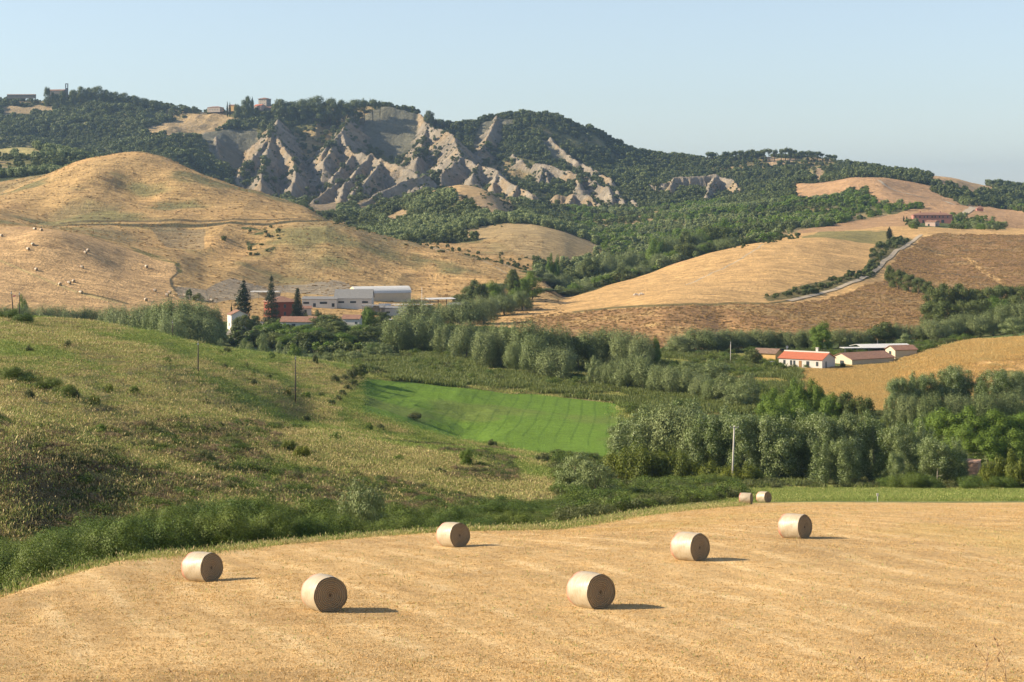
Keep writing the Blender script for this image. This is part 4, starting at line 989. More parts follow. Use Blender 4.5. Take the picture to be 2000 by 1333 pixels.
P, q = sample(WOOD * (RL <= 21.0) * (RL > 17.15) * ((PX > 640) | (RL > 18.9)), 17000)
s = (0.55 + 0.7 * rng.random(len(P)) ** 1.3); P[:, 2] -= 0.4
kk = np.where(vnoise(P[:, 0] / 50, P[:, 1] / 70, 92) > 0.25, 4, rng.integers(0, 4, len(P)))
FT2 = FT[:4] + [lowtree(lobes_round, 7, 7, 600, 0.9, L_willow, 5), lowtree(lobes_round, 6, 6.5, 600, 0.85, L_bright, 6)]
kk = np.where((P[:, 0] > 60) & (vnoise(P[:, 0] / 35, P[:, 1] / 60, 133) > -0.2) & (rng.random(len(P)) < 0.7), 5, kk)
gn_scatter("valley_woods", P, np.stack([s, s, s], 1), FT2, "mixed woods and scrub filling the valley between the straw hills and the mountain", K=kk, cat="woods")
RC = [lowtree(lobes_shrub, 0.9, 2.2, 90, 0.42, leafmat("dry_weed_clump", (0.34, 0.22, 0.10), (0.27, 0.18, 0.08), 0.1, 0.35), 51), lowtree(lobes_shrub, 0.8, 2.0, 90, 0.4, leafmat("straw_clump", (0.50, 0.33, 0.14), (0.42, 0.28, 0.12), 0.1, 0.3), 52)]
P, q = sample((LOWR | RR) * (RL < 18) * 1.0 + HL * 0.14 * (RL < 18.6) * (~STUB), 26000)
s = 0.35 + 0.6 * rng.random(len(P)) ** 2
gn_scatter("dry_weed_clumps", P, np.stack([s, s, s * 0.9], 1), RC, "rough dry weed clumps over the unmown straw slopes", cat="weeds")
# thin scrub on the bare clay and straw hills
P, q = sample((bare > 0.5) * (fbm(GX, GD, 40, 3, 95) > 0.05) * 1.0, 1500)
s = 0.2 + 0.35 * rng.random(len(P))
gn_scatter("clay_scrub", P, np.stack([s, s, s], 1), FT[:3], "sparse dark scrub clinging to the bare clay ridges", cat="scrub")
# olive groves and hedges on the far left slope / road verge bushes
def polyscat(name, polys, n, r0, r1, meshes, smin, smax, label, cat="scrub"):
    mk = np.zeros(GD.shape, bool)
    for p_ in polys: mk |= inpoly(p_, r0, r1)
    P, q = sample(mk * 1.0, n)
    s = smin + (smax - smin) * rng.random(len(P)); P[:, 2] -= 0.2
    return gn_scatter(name, P, np.stack([s, s, s], 1), meshes, label, cat=cat)
polyscat("garden_undergrowth", [[(440, 660), (500, 640), (620, 640), (760, 625), (800, 650), (760, 700), (640, 695), (520, 685), (450, 680)]], 420, 11.4, 14.4, FT2[:4] + FT2[5:], 0.35, 0.75, "dense leafy undergrowth below the farm garden trees")
polyscat("roadside_scrub", [[(1490, 582), (1560, 566), (1640, 548), (1690, 520), (1710, 484), (1760, 464), (1775, 470), (1735, 500), (1700, 535), (1600, 572), (1500, 588)]], 200, 14, 17.8, FT[:3], 0.25, 0.6, "rough scrub on the verge between the round field and the gravel road")
polyscat("garden_planting", [[(1850, 425), (1930, 428), (1965, 446), (1900, 456), (1850, 450)], [(1770, 440), (1790, 428), (1795, 446), (1775, 452)]], 150, 17.4, 19.8, FT2[3:], 0.4, 0.9, "green garden planting around the red farmhouse", "garden")
polyscat("hillside_scrub", [[(420, 470), (540, 440), (550, 492), (500, 498)], [(650, 430), (1040, 530), (1050, 545), (1000, 530), (640, 440)], [(1350, 490), (1440, 484), (1500, 470), (1560, 462), (1560, 470), (1440, 490)]], 240, 15, 18.7, FT[:3], 0.2, 0.5, "low scrub along the edges of the straw hills")
polyscat("mound_scrub", [[(900, 440), (1000, 436), (960, 470), (900, 480)], [(950, 500), (1100, 505), (1090, 530), (1000, 530)], [(800, 370), (1000, 380), (1010, 420), (860, 400)]], 260, 17.4, 21, FT[:3], 0.2, 0.55, "scattered scrub on the golden mounds in the valley")
# valley floor reeds and thicket
M_reed = leafmat("reed_leaf", (0.115, 0.150, 0.040), (0.150, 0.175, 0.055), 0.25, 0.35)
M_straw1 = leafmat("dry_grass_blade", (0.50, 0.40, 0.19), (0.42, 0.34, 0.15), 0.2, 0.3)
M_olive1 = leafmat("olive_grass_blade", (0.28, 0.31, 0.085), (0.36, 0.36, 0.12), 0.25, 0.3)
M_green1 = leafmat("green_grass_blade", (0.15, 0.23, 0.045), (0.20, 0.27, 0.06), 0.25, 0.3)
M_brown1 = leafmat("brown_weed_blade", (0.19, 0.14, 0.075), (0.26, 0.19, 0.10), 0.1, 0.35)
def tuft(n, spread, h, w, seed, mat):
    g = np.random.default_rng(seed)
    base = np.stack([g.normal(size=n) * spread * 0.5, g.normal(size=n) * spread * 0.5, np.zeros(n) - 0.05], 1)
    ang = g.random(n) * 6.28; lean = g.random(n) * 0.55
    hh = h * (0.5 + 0.6 * g.random(n))
    tip = base + np.stack([np.cos(ang) * lean * hh, np.sin(ang) * lean * hh, hh], 1)
    mid = (base + tip) / 2 + np.stack([0 * ang, 0 * ang, hh * 0.08], 1)
    side = np.stack([-np.sin(ang + g.normal(size=n)), np.cos(ang + g.normal(size=n)), 0 * ang], 1) * w
    V = np.stack([base, mid + side, tip, mid - side], axis=1).reshape(-1, 3)
    return quadmesh("tuft", V, mat)
TG = [tuft(110, 2.3, 0.42, 0.032, 1, M_straw1), tuft(110, 2.3, 0.36, 0.032, 2, M_olive1), tuft(110, 2.3, 0.36, 0.032, 3, M_green1), tuft(80, 1.8, 0.5, 0.035, 4, M_brown1), tuft(60, 1.2, 1.1, 0.06, 5, M_reed)]
MW = MEAD * (RL > 7.2) * (RL < 11.6) * (GZ > -49.5)
P, q = sample(MW * (260 / np.maximum(GD, 120)) ** 1.3, 60000)
cg = CG.reshape(-1, 3)[q]
gr = cg[:, 1] / cg[:, 0]; lum = cg.sum(1); rr_ = rng.random(len(P))
kk = np.where(gr > 1.1, np.where(rr_ < 0.65, 2, 1), np.where(lum < 0.38, np.where(rr_ < 0.45, 3, np.where(rr_ < 0.6, 2, np.where(rr_ < 0.8, 0, 1))), np.where(rr_ < 0.42, 0, np.where(rr_ < 0.8, 1, np.where(rr_ < 0.93, 2, 3)))))
s = 0.55 + 0.7 * rng.random(len(P))
gn_scatter("meadow_grass", P, np.stack([s, s, s * (0.40 + 0.45 * rng.random(len(P)) ** 2) * (1 + 0.5 * sstep(220, 380, P[:, 1]))], 1), TG, "long dry and green grass over the sloping meadow", K=kk, cat="grass")
SB = [lowtree(lobes_shrub, 1.6, 2.4, 1500, 0.11, L_hedge, 11), lowtree(lobes_shrub, 1.4, 2.2, 1500, 0.10, L_scrub, 12), lowtree(lobes_shrub, 1.3, 2.4, 1300, 0.10, M_brown1, 13)]
P, q = sample(MW * (RL < 9.3) * (PX < 1000) * sstep(0.0, 0.35, fbm(GX, GD, 18, 3, 96) + 0.5 * sstep(700, 100, PX)), 4200)
s = 0.30 + 0.75 * rng.random(len(P)) ** 2.2
gn_scatter("meadow_weeds", P, np.stack([s * 1.2, s, s * 0.75], 1), SB + [SB[2], SB[1]], "dark weeds and low brambles in the lower meadow", cat="weeds")
P, q = sample((RL > 6.5) * (RL < 9.6) * (PX > 1080) * (PX < 1440) * (RL > 6.4) * 1.0, 900)
s = 0.7 + 0.9 * rng.random(len(P))
gn_scatter("bramble_bank", P, np.stack([s, s, s * 0.9], 1), SB[:2], "tangled low brambles on the bank before the field corner trees", cat="brambles")
P, q = sample(FLOOR * ~CROP * (RL > 10.5) * (RL < 13.0) * (PX > 660) * (PX < 1560) * (PY0 > 690) * 1.0, 16000)
s = 1.0 + 0.9 * rng.random(len(P))
kk = np.where(fbm(P[:, 0], P[:, 1], 20, 3, 97) > 0.12, 1, 4); kk = np.where(rng.random(len(P)) < 0.12, 0, kk)
gn_scatter("reed_strip", P, np.stack([s, s, s * 0.8], 1), TG, "green reeds and rough grass beyond the crop field", K=kk, cat="reeds")
P, q = sample(FLOOR * ~CROP * (RL > 9.6) * (RL < 13.8) * (PX > 660) * (sstep(-0.1, 0.3, fbm(GX, GD, 25, 3, 98))) * (1 - (CG.sum(axis=2) > 0.6)), 2600)
s = 0.8 + 1.3 * rng.random(len(P)) ** 2
gn_scatter("valley_undergrowth", P, np.stack([s, s, s], 1), [SB[0], SB[1], SB[0]], "leafy undergrowth between the valley trees", cat="undergrowth")
P, q = sample((RL > 6.12) * (RL < 8.2) * (PX > 1420) * 1.0, 12000)
gn_scatter("verge_grass", P, np.stack([0.7 + 0 * q, 0.7 + 0 * q, 0.5 + 0.3 * rng.random(len(P))], 1), [TG[1], TG[2]], "smooth green grass strip beyond the hay field", cat="grass")
P, q = sample((RL > 7.5) * (RL < 8.7) * (PX > 1440) * 1.0, 700)
s = 0.4 + 0.5 * rng.random(len(P))
gn_scatter("strip_weeds", P, np.stack([s * 1.4, s, s * 1.2], 1), [SB[1], TG[4], TG[0]], "tall weeds along the foot of the poplars", cat="weeds")
TGM = tuft(110, 2.4, 0.5, 0.035, 41, leafmat('golden_grass_blade', (0.60, 0.40, 0.15), (0.50, 0.34, 0.13), 0.2, 0.3))
P, q = sample((RL > 10.2) * (RL < 14) * (PX > 1470) * (CG[..., 0] > 0.28) * 1.0, 11000)
gn_scatter("mound_grass", P, np.stack([1.1 + 0 * q, 1.1 + 0 * q, 0.9 + 0 * q], 1), [TGM, TGM, TG[0]], "long golden grass on the mound beside the white farmhouse", cat="grass")

M_stub = leafmat("stubble_stalk", (0.62, 0.42, 0.19), (0.52, 0.34, 0.15), 0.15, 0.25)
ST = [tuft(26, 0.30, 0.07, 0.012, 21, M_stub), tuft(22, 0.30, 0.05, 0.012, 22, M_stub), tuft(20, 0.3, 0.09, 0.010, 23, M_olive1)]
P, q = sample((RL > 2.9) * (RL < 6.0) * (80 / np.maximum(GD, 40)) ** 2.2, 60000)
s = 0.7 + 0.9 * rng.random(len(P))
kk = np.where(rng.random(len(P)) < 0.97, rng.integers(0, 2, len(P)), 2)
gn_scatter("straw_stubble", P, np.stack([s * 1.3, s, s * 0.8], 1), ST, "cut straw stubble covering the hay field", K=kk, cat="stubble")
P, q = sample(np.abs(RL - 5.97) < 0.05, 2200) if False else sample(((RL > 5.93) & (RL < 6.12) & (PX < 1440)) * 1.0, 1800)
s = 0.35 + 0.35 * rng.random(len(P))
gn_scatter("edge_grass", P, np.stack([s, s, s * 0.8], 1), [TG[0], TG[1], TG[2]], "ragged grass fringe along the edge of the hay field", cat="grass")

# ---------------------------------------------------------------- building materials
M_white = plain("white_plaster", (0.60, 0.57, 0.51), 0.9, 0.8, 0.06)
M_cream = plain("cream_plaster", (0.55, 0.47, 0.34), 0.9, 0.8, 0.07)
M_ochre = plain("ochre_plaster", (0.62, 0.40, 0.16), 0.9, 0.8, 0.08)
M_redw = plain("red_plaster", (0.24, 0.065, 0.042), 0.9, 0.8, 0.10)
M_pinkw = plain("pink_brick", (0.42, 0.19, 0.15), 0.9, 2.0, 0.12)
M_pale = plain("pale_pink_plaster", (0.46, 0.34, 0.28), 0.9, 1.0, 0.08)
M_stone = plain("grey_stone", (0.20, 0.18, 0.15), 0.95, 0.5, 0.2)
M_glass = plain("window_glass", (0.05, 0.06, 0.065), 0.15)
M_shut = plain("grey_shutter", (0.16, 0.17, 0.16), 0.6)
M_wood = plain("door_wood", (0.30, 0.16, 0.06), 0.6)
M_white_m = plain("white_sheet_metal", (0.6, 0.6, 0.58), 0.5, 0.4, 0.06)
M_grey_m = plain("grey_fibre_cement", (0.23, 0.23, 0.22), 0.85, 0.5, 0.18)
M_steel = plain("steel_post", (0.22, 0.22, 0.22), 0.5)
M_rust = plain("rusty_steel", (0.19, 0.11, 0.07), 0.8, 1.0, 0.3)
def tiles(name, col, var=0.25):
    mt, nt, b = newmat(name)
    w = nt.nodes.new("ShaderNodeTexWave"); w.wave_type = 'BANDS'; w.bands_direction = 'X'
    w.inputs["Scale"].default_value = 1.0; w.inputs["Distortion"].default_value = 0.4
    lk(nt, mapping(nt, (1.25, 1.25, 1.25)), w.inputs["Vector"])
    n = noise(nt, 1.1, 5, 0.7, mapping(nt, (1, 1, 1)))
    c = scalec(nt, mixc(nt, 0.0, col, col), mrange(nt, n, 0.3, 0.7, 1 - var, 1 + var))
    c = scalec(nt, c, mrange(nt, w.outputs["Fac"], 0, 1, 0.85, 1.1))
    lk(nt, c, b.inputs["Base Color"]); b.inputs["Roughness"].default_value = 0.85
    bump(nt, b, w.outputs["Fac"], 0.06)
    return mt
T_red = tiles("new_red_tiles", (0.50, 0.15, 0.075), 0.08)
T_old = tiles("old_clay_tiles", (0.27, 0.145, 0.095))
T_brown = tiles("weathered_brown_tiles", (0.25, 0.16, 0.11))
T_grey = tiles("grey_corrugated_roof", (0.22, 0.22, 0.215), 0.15)
T_white = tiles("white_corrugated_roof", (0.60, 0.60, 0.58), 0.04)

def building(name, label, px, D, L, W, H, RH, yaw, wall, roof, openings=(), kind='gable', cat="house", group=None, over=0.35, z=None, ridge=None, chimneys=(), wall2=None):
    """x runs along the front wall; openings: (face, position 0..1, sill, width, height, type)"""
    rz = R(yaw)
    x0 = (px - 1000) / F * D
    cs = [(x0 + a*math.cos(rz) - b*math.sin(rz), D + a*math.sin(rz) + b*math.cos(rz)) for a in (-L/2, L/2) for b in (-W/2, W/2)]
    zb = min(gxy(*c) for c in cs) if z is None else z
    zt = max(gxy(*c) for c in cs) if z is None else z
    base = zb * 0.35 + zt * 0.65
    root = empty(name, (x0, D, base), rz)
    tag(root, label, cat, group)
    dn = base - zb + 0.6
    mb_ = MB()
    if kind in ('gable', 'mono'):
        za, zc = (H, H) if kind == 'gable' else (H, H + RH)
        rm = W * 0.0
        for xx, fl in ((-L/2, 0), (L/2, 1)):
            pts = [(xx, -W/2, -dn), (xx, W/2, -dn), (xx, W/2, zc), (xx, 0, H + RH if kind == 'gable' else H + RH/2), (xx, -W/2, za)]
            mb_.add(pts, [(4, 3, 2, 1, 0) if fl == 0 else (0, 1, 2, 3, 4)])
        mb_.add([(-L/2, -W/2, -dn), (L/2, -W/2, -dn), (L/2, -W/2, za), (-L/2, -W/2, za)], [(0, 1, 2, 3)])
        mb_.add([(-L/2, W/2, -dn), (L/2, W/2, -dn), (L/2, W/2, zc), (-L/2, W/2, zc)], [(3, 2, 1, 0)])
    else:
        mb_.box(-L/2, L/2, -W/2, W/2, -dn, H)
    mb_.build("wall", wall, root)
    rb = MB(); o = over; t = 0.16; s_ = RH / (W/2)
    if kind == 'gable':
        for sg in (-1, 1):
            y0 = sg * (W/2 + o); z0 = H - o * s_ + 0.03
            a = [(-L/2-o, y0, z0), (L/2+o, y0, z0), (L/2+o, 0, H+RH+0.03), (-L/2-o, 0, H+RH+0.03)]
            vs = a + [(x, y, zz + t) for x, y, zz in a]
            fs = [(0,1,2,3),(7,6,5,4),(0,4,5,1),(2,6,7,3),(1,5,6,2),(0,3,7,4)]
            if sg == -1: fs = [tuple(reversed(f)) for f in fs]
            rb.add(vs, fs)
    elif kind == 'mono':
        s1 = RH / W
        a = [(-L/2-o, -W/2-o, H-o*s1+.03), (L/2+o, -W/2-o, H-o*s1+.03), (L/2+o, W/2+o, H+RH+o*s1+.03), (-L/2-o, W/2+o, H+RH+o*s1+.03)]
        rb.add(a + [(x, y, zz+t) for x, y, zz in a], [(3,2,1,0),(4,5,6,7),(0,1,5,4),(1,2,6,5),(2,3,7,6),(3,0,4,7)])
    elif kind == 'hip':
        k = max(L/2 - W/2, 0.3)
        e = [(-L/2-o, -W/2-o, H), (L/2+o, -W/2-o, H), (L/2+o, W/2+o, H), (-L/2-o, W/2+o, H), (-k, 0, H+RH), (k, 0, H+RH)]
        e2 = [(x, y, zz - t) for x, y, zz in e[:4]]
        rb.add(e + e2, [(0,1,5,4),(1,2,5),(2,3,4,5),(3,0,4),(9,8,7,6),(0,6,7,1),(1,7,8,2),(2,8,9,3),(3,9,6,0)])
    elif kind == 'arch':
        n = 12; pts = [(-W/2*math.cos(math.pi*i/n), H + RH*math.sin(math.pi*i/n)) for i in range(n+1)]
        for xx, fl in ((-L/2, 0), (L/2, 1)):
            vs = [(xx, y, zz) for y, zz in pts] + [(xx, -W/2, H-0.01), (xx, W/2, H-0.01)]
            f = tuple(range(n+1)); mbx = MB()
            mbx.add(vs[:n+1], [f if fl == 1 else tuple(reversed(f))]); mbx.build("gable_end", wall2 or wall, root)
        vs = [(x, y*1.03, zz+0.05) for x in (-L/2-.3, L/2+.3) for y, zz in pts]; m1 = n+1
        rb.add(vs, [(i, i+1, m1+i+1, m1+i) for i in range(n)], 0, True)
    else:
        rb.box(-L/2-o, L/2+o, -W/2-o, W/2+o, H, H+0.25)
    ro = rb.build("roof", roof, root)
    if ridge is not None:
        q = MB(); q.box(-L/2-o-.02, L/2+o+.02, -0.3, 0.22, H+RH+0.06, H+RH+0.42); q.build("ridge_cap", ridge, ro)
    for (cx, cy, ch, cm_) in chimneys:
        q = MB(); q.box(cx-.35, cx+.35, cy-.35, cy+.35, H+RH*(1-abs(cy)/(W/2))-.4, H+RH+ch); q.box(cx-.45, cx+.45, cy-.45, cy+.45, H+RH+ch, H+RH+ch+.15)
        q.build("chimney", cm_, ro)
    for (face, pos, sill, w, hh, ty) in openings:
        fm = MB(); gm = MB(); d = 0.05
        def rect(mb__, a0, a1, z0, z1, dd, th):
            if face == 'f': mb__.box(a0, a1, -W/2-dd-th, -W/2-dd+0.002, z0, z1)
            elif face == 'r': mb__.box(L/2+dd-0.002, L/2+dd+th, a0, a1, z0, z1)
            else: mb__.box(-L/2-dd-th, -L/2-dd+0.002, a0, a1, z0, z1)
        span = L if face == 'f' else W
        c = -span/2 + pos * span
        nm = {'w': 'window', 's': 'window', 'd': 'door', 'o': 'doorway'}[ty]
        mt = {'w': M_shut, 's': M_shut, 'd': M_wood, 'o': M_glass}[ty]
        rect(fm, c-w/2, c+w/2, sill, sill+hh, 0.0, 0.06)
        wo_ = fm.build(nm, mt, root)
        if ty == 'w':
            rect(gm, c-w/2+.1, c+w/2-.1, sill+.1, sill+hh-.1, 0.062, 0.02); gm.build("pane", M_glass, wo_)
    return root
def shed(name, label, px, D, L, W, H, yaw, roofm, postm, tiltx=0.0, tilty=0.0, nx=4, ny=2, cat="shelter", rise=0.0, back=None, group=None):
    """open canopy: roof sheet on posts"""
    x0 = (px-1000)/F*D; zb = gxy(x0, D)
    root = empty(name, (x0, D, zb), R(yaw)); tag(root, label, cat, group)
    def zt(x, y): return H + tiltx*x + tilty*y + rise*(1-abs(y)/(W/2))
    rb = MB(); t = .12; o = .5
    ys = (-W/2-o, 0, W/2+o) if rise else (-W/2-o, W/2+o)
    for y0, y1 in zip(ys[:-1], ys[1:]):
        a = [(-L/2-o, y0, zt(-L/2-o, y0)), (L/2+o, y0, zt(L/2+o, y0)), (L/2+o, y1, zt(L/2+o, y1)), (-L/2-o, y1, zt(-L/2-o, y1))]
        rb.add(a + [(x, y, z_+t) for x, y, z_ in a], [(3,2,1,0),(4,5,6,7),(0,1,5,4),(1,2,6,5),(2,3,7,6),(3,0,4,7)])
    rb.build("roof", roofm, root)
    for i in range(nx):
        for k in range(ny):
            x = -L/2 + L*i/(nx-1); y = -W/2 + W*k/(ny-1)
            p = MB(); p.box(x-.1, x+.1, y-.1, y+.1, -1.5, zt(x, y)+0.02); p.build("post", postm, root)
    if back is not None:
        q = MB(); q.box(-L/2, L/2, W/2-.35, W/2-.15, -1, H*0.75); q.build("back_wall", back, root)
    return root

# ---------------------------------------------------------------- white farmhouse group (right)
building("farmhouse", "long white single-storey farmhouse with bright red tiled roof and white ridge", 1576, 586, 14.6, 9.0, 2.75, 1.75, -35, M_white, T_red,
    [('f', .13, .9, .75, 1.35, 'w'), ('f', .285, .75, .7, 1.5, 'w'), ('f', .36, .75, .7, 1.5, 'w'), ('f', .50, .02, .95, 2.2, 'd'), ('f', .67, .8, 1.0, 1.4, 'w'), ('f', .885, .8, .75, 1.35, 'w'), ('r', .3, .02, 1.0, 2.1, 's')],
    ridge=M_white, chimneys=[(3.2, 0.6, 1.4, M_white)], over=0.3)
building("outbuilding", "small ochre outbuilding with weathered tiles beside the white farmhouse", 1500, 606, 7.5, 6.0, 2.9, 1.2, -30, M_ochre, T_brown, [('f', .35, .02, 1.1, 1.9, 'o')])
building("barn", "long cream barn with faded red tiles, its lit gable facing the white farmhouse", 1684, 602, 18.0, 10.0, 2.4, 1.7, 33, M_cream, T_old, [('l', .45, .02, 1.7, 1.9, 'o')], cat="barn", z=-50.6)
building("barn", "low cream shed with faded tiles half buried behind the grassy mound", 1760, 615, 8, 6, 2.2, 1.2, 20, M_cream, T_old, [('l', .5, .1, 1.4, 1.6, 'o')], cat="barn")
shed("metal_shelter", "broad white sheet metal shelter behind the cream barn", 1722, 636, 17, 11, 2.4, 12, T_white, M_steel, rise=.8, nx=4)
shed("metal_shelter", "narrow pale lean-to roof left of the broad white metal shelter", 1670, 628, 8, 4, 2.6, 8, T_white, M_steel, nx=3)
tree("garden_tree", 1471, 588, 683, 36, "oak", "dark round tree beside the ochre outbuilding", parts=True)
tree("garden_shrub", 1646, 583, 709, 11, "scrub", "small dark shrub before the doorway of the cream barn", "shrub")
def pole(px, D, top, label, mat, r=0.11, lean=(0, 0), arms=0, name="utility_pole", cap=True, base=None):
    p = at(px, D) if base is None else base
    h_ = (HY - top)/F*D - p.z
    root = empty(name, p); tag(root, label, "pole")
    q = MB(); q.tube([(0, 0, -.8), (lean[0]*.5, lean[1]*.5, h_*.5), (lean[0], lean[1], h_)], [r*1.25, r, r*.75], 10); q.build("shaft", mat, root)
    for i in range(arms):
        z_ = h_ - .25 - .55*i
        a = MB(); a.box(lean[0]-.75, lean[0]+.75, lean[1]-.05-r, lean[1]+.05-r, z_-.05, z_+.05); ao = a.build("crossarm", M_steel, root)
        for k in (-.65, 0, .65):
            b_ = MB(); b_.tube([(lean[0]+k, lean[1]-r, z_+.05), (lean[0]+k, lean[1]-r, z_+.25)], [.05, .03], 6); b_.build("insulator", M_white, ao)
    if cap and not arms:
        b_ = MB(); b_.box(-.12+lean[0], .12+lean[0], -.2+lean[1], -.1+lean[1], h_-.5, h_-.2); b_.tube([(lean[0], lean[1], h_), (lean[0], lean[1], h_+.18)], [.06, .03], 6); b_.build("insulator", M_white, root)
    return root
M_polew = plain("dark_pole_wood", (0.07, 0.055, 0.045), 0.8)
M_polec = plain("pale_concrete", (0.50, 0.47, 0.42), 0.8, 2, .1)
pole(577, hit(577, 788, 280, 400), 697, "tallest dark wooden pole, at the lower right of the meadow", M_polew, .12)
pole(387, hit(387, 733, 280, 420), 668, "thin dark wooden pole in the middle of the meadow", M_polew, .10)
pole(337, 412, 627, "slender dark pole against the big willow clump", M_polew, .09)
pole(27, 356, 569, "leaning dark pole with a small pink sign in the thicket", M_polew, .10, lean=(-.45, 0))
pole(38, 358, 571, "upright dark pole beside the leaning one in the thicket", M_polew, .08)
pole(1430, 312, 832, "tall pale concrete pole with crossarms before the poplar belt", M_polec, .15, lean=(.35, 0), arms=1)
pole(1427, 596, 669, "pale pole left of the white farmhouse yard", M_polec, .12)
pole(1714, 655, 665, "thin grey mast behind the white metal shelter", M_steel, .09, name="mast", cap=False)
pole(1789, hit(1789, 443, 1300, 1620), 426, "dark pole beside the red brick farmhouse", M_polew, .35, cap=False)
sg = at(28.6, 355.7); q = MB(); q.box(-.2, .2, -.02, .02, 0, .25); o = q.build("warning_sign", plain("pink_sign", (.6, .12, .16)), None, (sg.x-.1, sg.y, (HY-580)/F*355.7)); tag(o, "small pink sign fixed on the leaning pole", "sign")
# satellite dish on a mast behind the white farmhouse
dp = at(1537, 600); root = empty("satellite_dish", dp); tag(root, "round white dish on a mast behind the white farmhouse", "dish")
hd = (HY-678)/F*600 - dp.z
q = MB(); q.tube([(0, 0, -.5), (0, 0, hd-.2)], .06, 8); q.build("mast", M_steel, root)
q = MB(); n = 16
vs = [(0, -.05, hd)] + [(.42*math.cos(a)*k_, -.25+.2*(1-k_)+(-.0), hd+.42*math.sin(a)*k_) for k_ in (.5, 1) for a in [2*math.pi*i/n for i in range(n)]]
q.add(vs, [(0, 1+(i+1) % n, 1+i) for i in range(n)] + [(1+i, 1+(i+1) % n, 1+n+(i+1) % n, 1+n+i) for i in range(n)], 0, True); q.build("reflector", M_white, root)
def car(px, D, yaw, mat, label, s=1.0):
    p = at(px, D); root = empty("parked_car", p, R(yaw)); tag(root, label, "car")
    b_ = MB()
    prof = [(-2.1, .35), (-2.15, .75), (-1.9, .95), (-1.3, 1.0), (-.8, 1.45), (.7, 1.48), (1.4, 1.0), (2.05, .85), (2.1, .35)]
    for sgn in (-1, 1):
        f = tuple(range(len(prof))); b_.add([(x, sgn*.85, z_) for x, z_ in prof], [f if sgn == -1 else tuple(reversed(f))])
    n_ = len(prof); b_.add([(x, y, z_) for y in (-.85, .85) for x, z_ in prof], [(i, n_+i, n_+(i+1) % n_, (i+1) % n_) for i in range(n_)])
    b_.build("body", mat, root)
    w_ = MB(); w_.add([(-1.0, -.87, 1.05), (-.65, -.87, 1.38), (.6, -.87, 1.40), (1.1, -.87, 1.05)], [(0, 3, 2, 1)]); w_.build("window", M_glass, root)
    for wx_ in (-1.35, 1.3):
        for wy_ in (-.8, .8):
            t_ = MB(); t_.tube([(wx_, wy_-.1, .32), (wx_, wy_+.1, .32)], .33, 12); t_.build("wheel", M_glass, root)
car(1507, 590, 60, M_white, "white car parked between the ochre outbuilding and the white farmhouse")
car(546, 745, 10, plain("pale_blue_paint", (.35, .42, .48), .3), "pale blue car in the shade left of the long tiled house")
M_net = plain("green_net", (.16, .32, .26), .9)
q = MB(); q.box(-2.4, 2.4, -.04, .04, 0, 1.2)
root = empty("net_fence", at(1441, 592), R(-12)); tag(root, "low green net fence beside the pale farm pole", "fence"); q.build("netting", M_net, root)
for k in range(4):
    q = MB(); q.box(-2.4+1.6*k-.05, -2.4+1.6*k+.05, -.1, .0, -.4, 1.35); q.build("post", M_polew, root)
# white garden table by the outbuilding
root = empty("garden_table", at(1496, 590)); tag(root, "white garden table in the yard beside the ochre outbuilding", "table")
q = MB(); q.tube([(0, 0, .72), (0, 0, .78)], .6, 16); q.build("tabletop", M_white, root)
q = MB(); q.tube([(0, 0, 0), (0, 0, .72)], .06, 8); q.build("leg", M_white, root)

# ---------------------------------------------------------------- farm complex (left of centre)
building("farmhouse", "white gabled house at the left end of the farm", 464, 728, 6.5, 6.4, 5.4, 1.5, -68, M_white, T_old, [('f', .5, 1.0, 1.0, 1.2, 'w'), ('r', .35, 3.3, .9, 1.1, 'w'), ('r', .7, 3.3, .9, 1.1, 'w')], z=-47.2)
building("farmhouse", "long low white house with faded red roof above the farm garden", 585, 722, 13.2, 6.5, 3.1, 1.7, -6, M_white, T_old, [('f', .1, .8, .9, 1.3, 'w'), ('f', .38, .1, 1.4, 2.2, 'o'), ('f', .62, .8, 1.0, 1.3, 'w'), ('f', .88, .8, 1.0, 1.3, 'w')], z=-47.2)
building("farmhouse", "small white shed with orange tiles beside the garden trees", 688, 735, 6.6, 5.0, 3.2, 1.3, -8, M_white, T_old, [('f', .8, 1.3, .8, .8, 'w')], z=-47)
building("villa", "square red two-storey villa with hipped tile roof behind tall conifers", 549, 790, 11.5, 10.5, 6.6, 2.1, 24, M_redw, T_old, [(f_, p_, s_, .9, 1.6, 'w') for f_ in ('f', 'r') for p_ in (.2, .5, .8) for s_ in (.9, 4.0)], kind='hip', cat="villa", over=0.8)
building("stable", "long low white stable with grey lean-to roof beside the fir", 625, 832, 15, 6, 3.4, .8, 0, M_white, T_grey, [('f', .12, 1.4, 2.6, .9, 'o'), ('f', .36, .1, 1.2, 1.6, 'o'), ('f', .62, 1.4, 3.2, .9, 'o'), ('f', .9, .1, 1.2, 1.6, 'o')], kind='mono', cat="stable")
building("barn", "white barn with a large plain grey roof", 692, 838, 16.2, 13, 3.6, 3.6, 0, M_white, T_grey, [('f', .18, 1.6, 2.6, .8, 'o'), ('f', .5, 1.6, 2.6, .8, 'o'), ('f', .82, 1.6, 2.6, .8, 'o')], cat="barn")
building("tunnel_barn", "long white barrel-roofed tunnel barn at the back of the farm", 742, 868, 26, 11, 2.9, 3.0, 20, M_cream, T_white, [], kind='arch', cat="barn", wall2=M_cream)
shed("cattle_shelter", "white roofed open cattle shelter with rusty posts right of the tunnel barn", 856, 846, 12, 9, 4.6, 25, T_white, M_rust, nx=4, rise=.4)
shed("cattle_shelter", "long narrow pale lean-to roof over the cattle pens", 805, 832, 17, 4, 3.2, -4, T_white, M_rust, nx=6, back=M_rust)
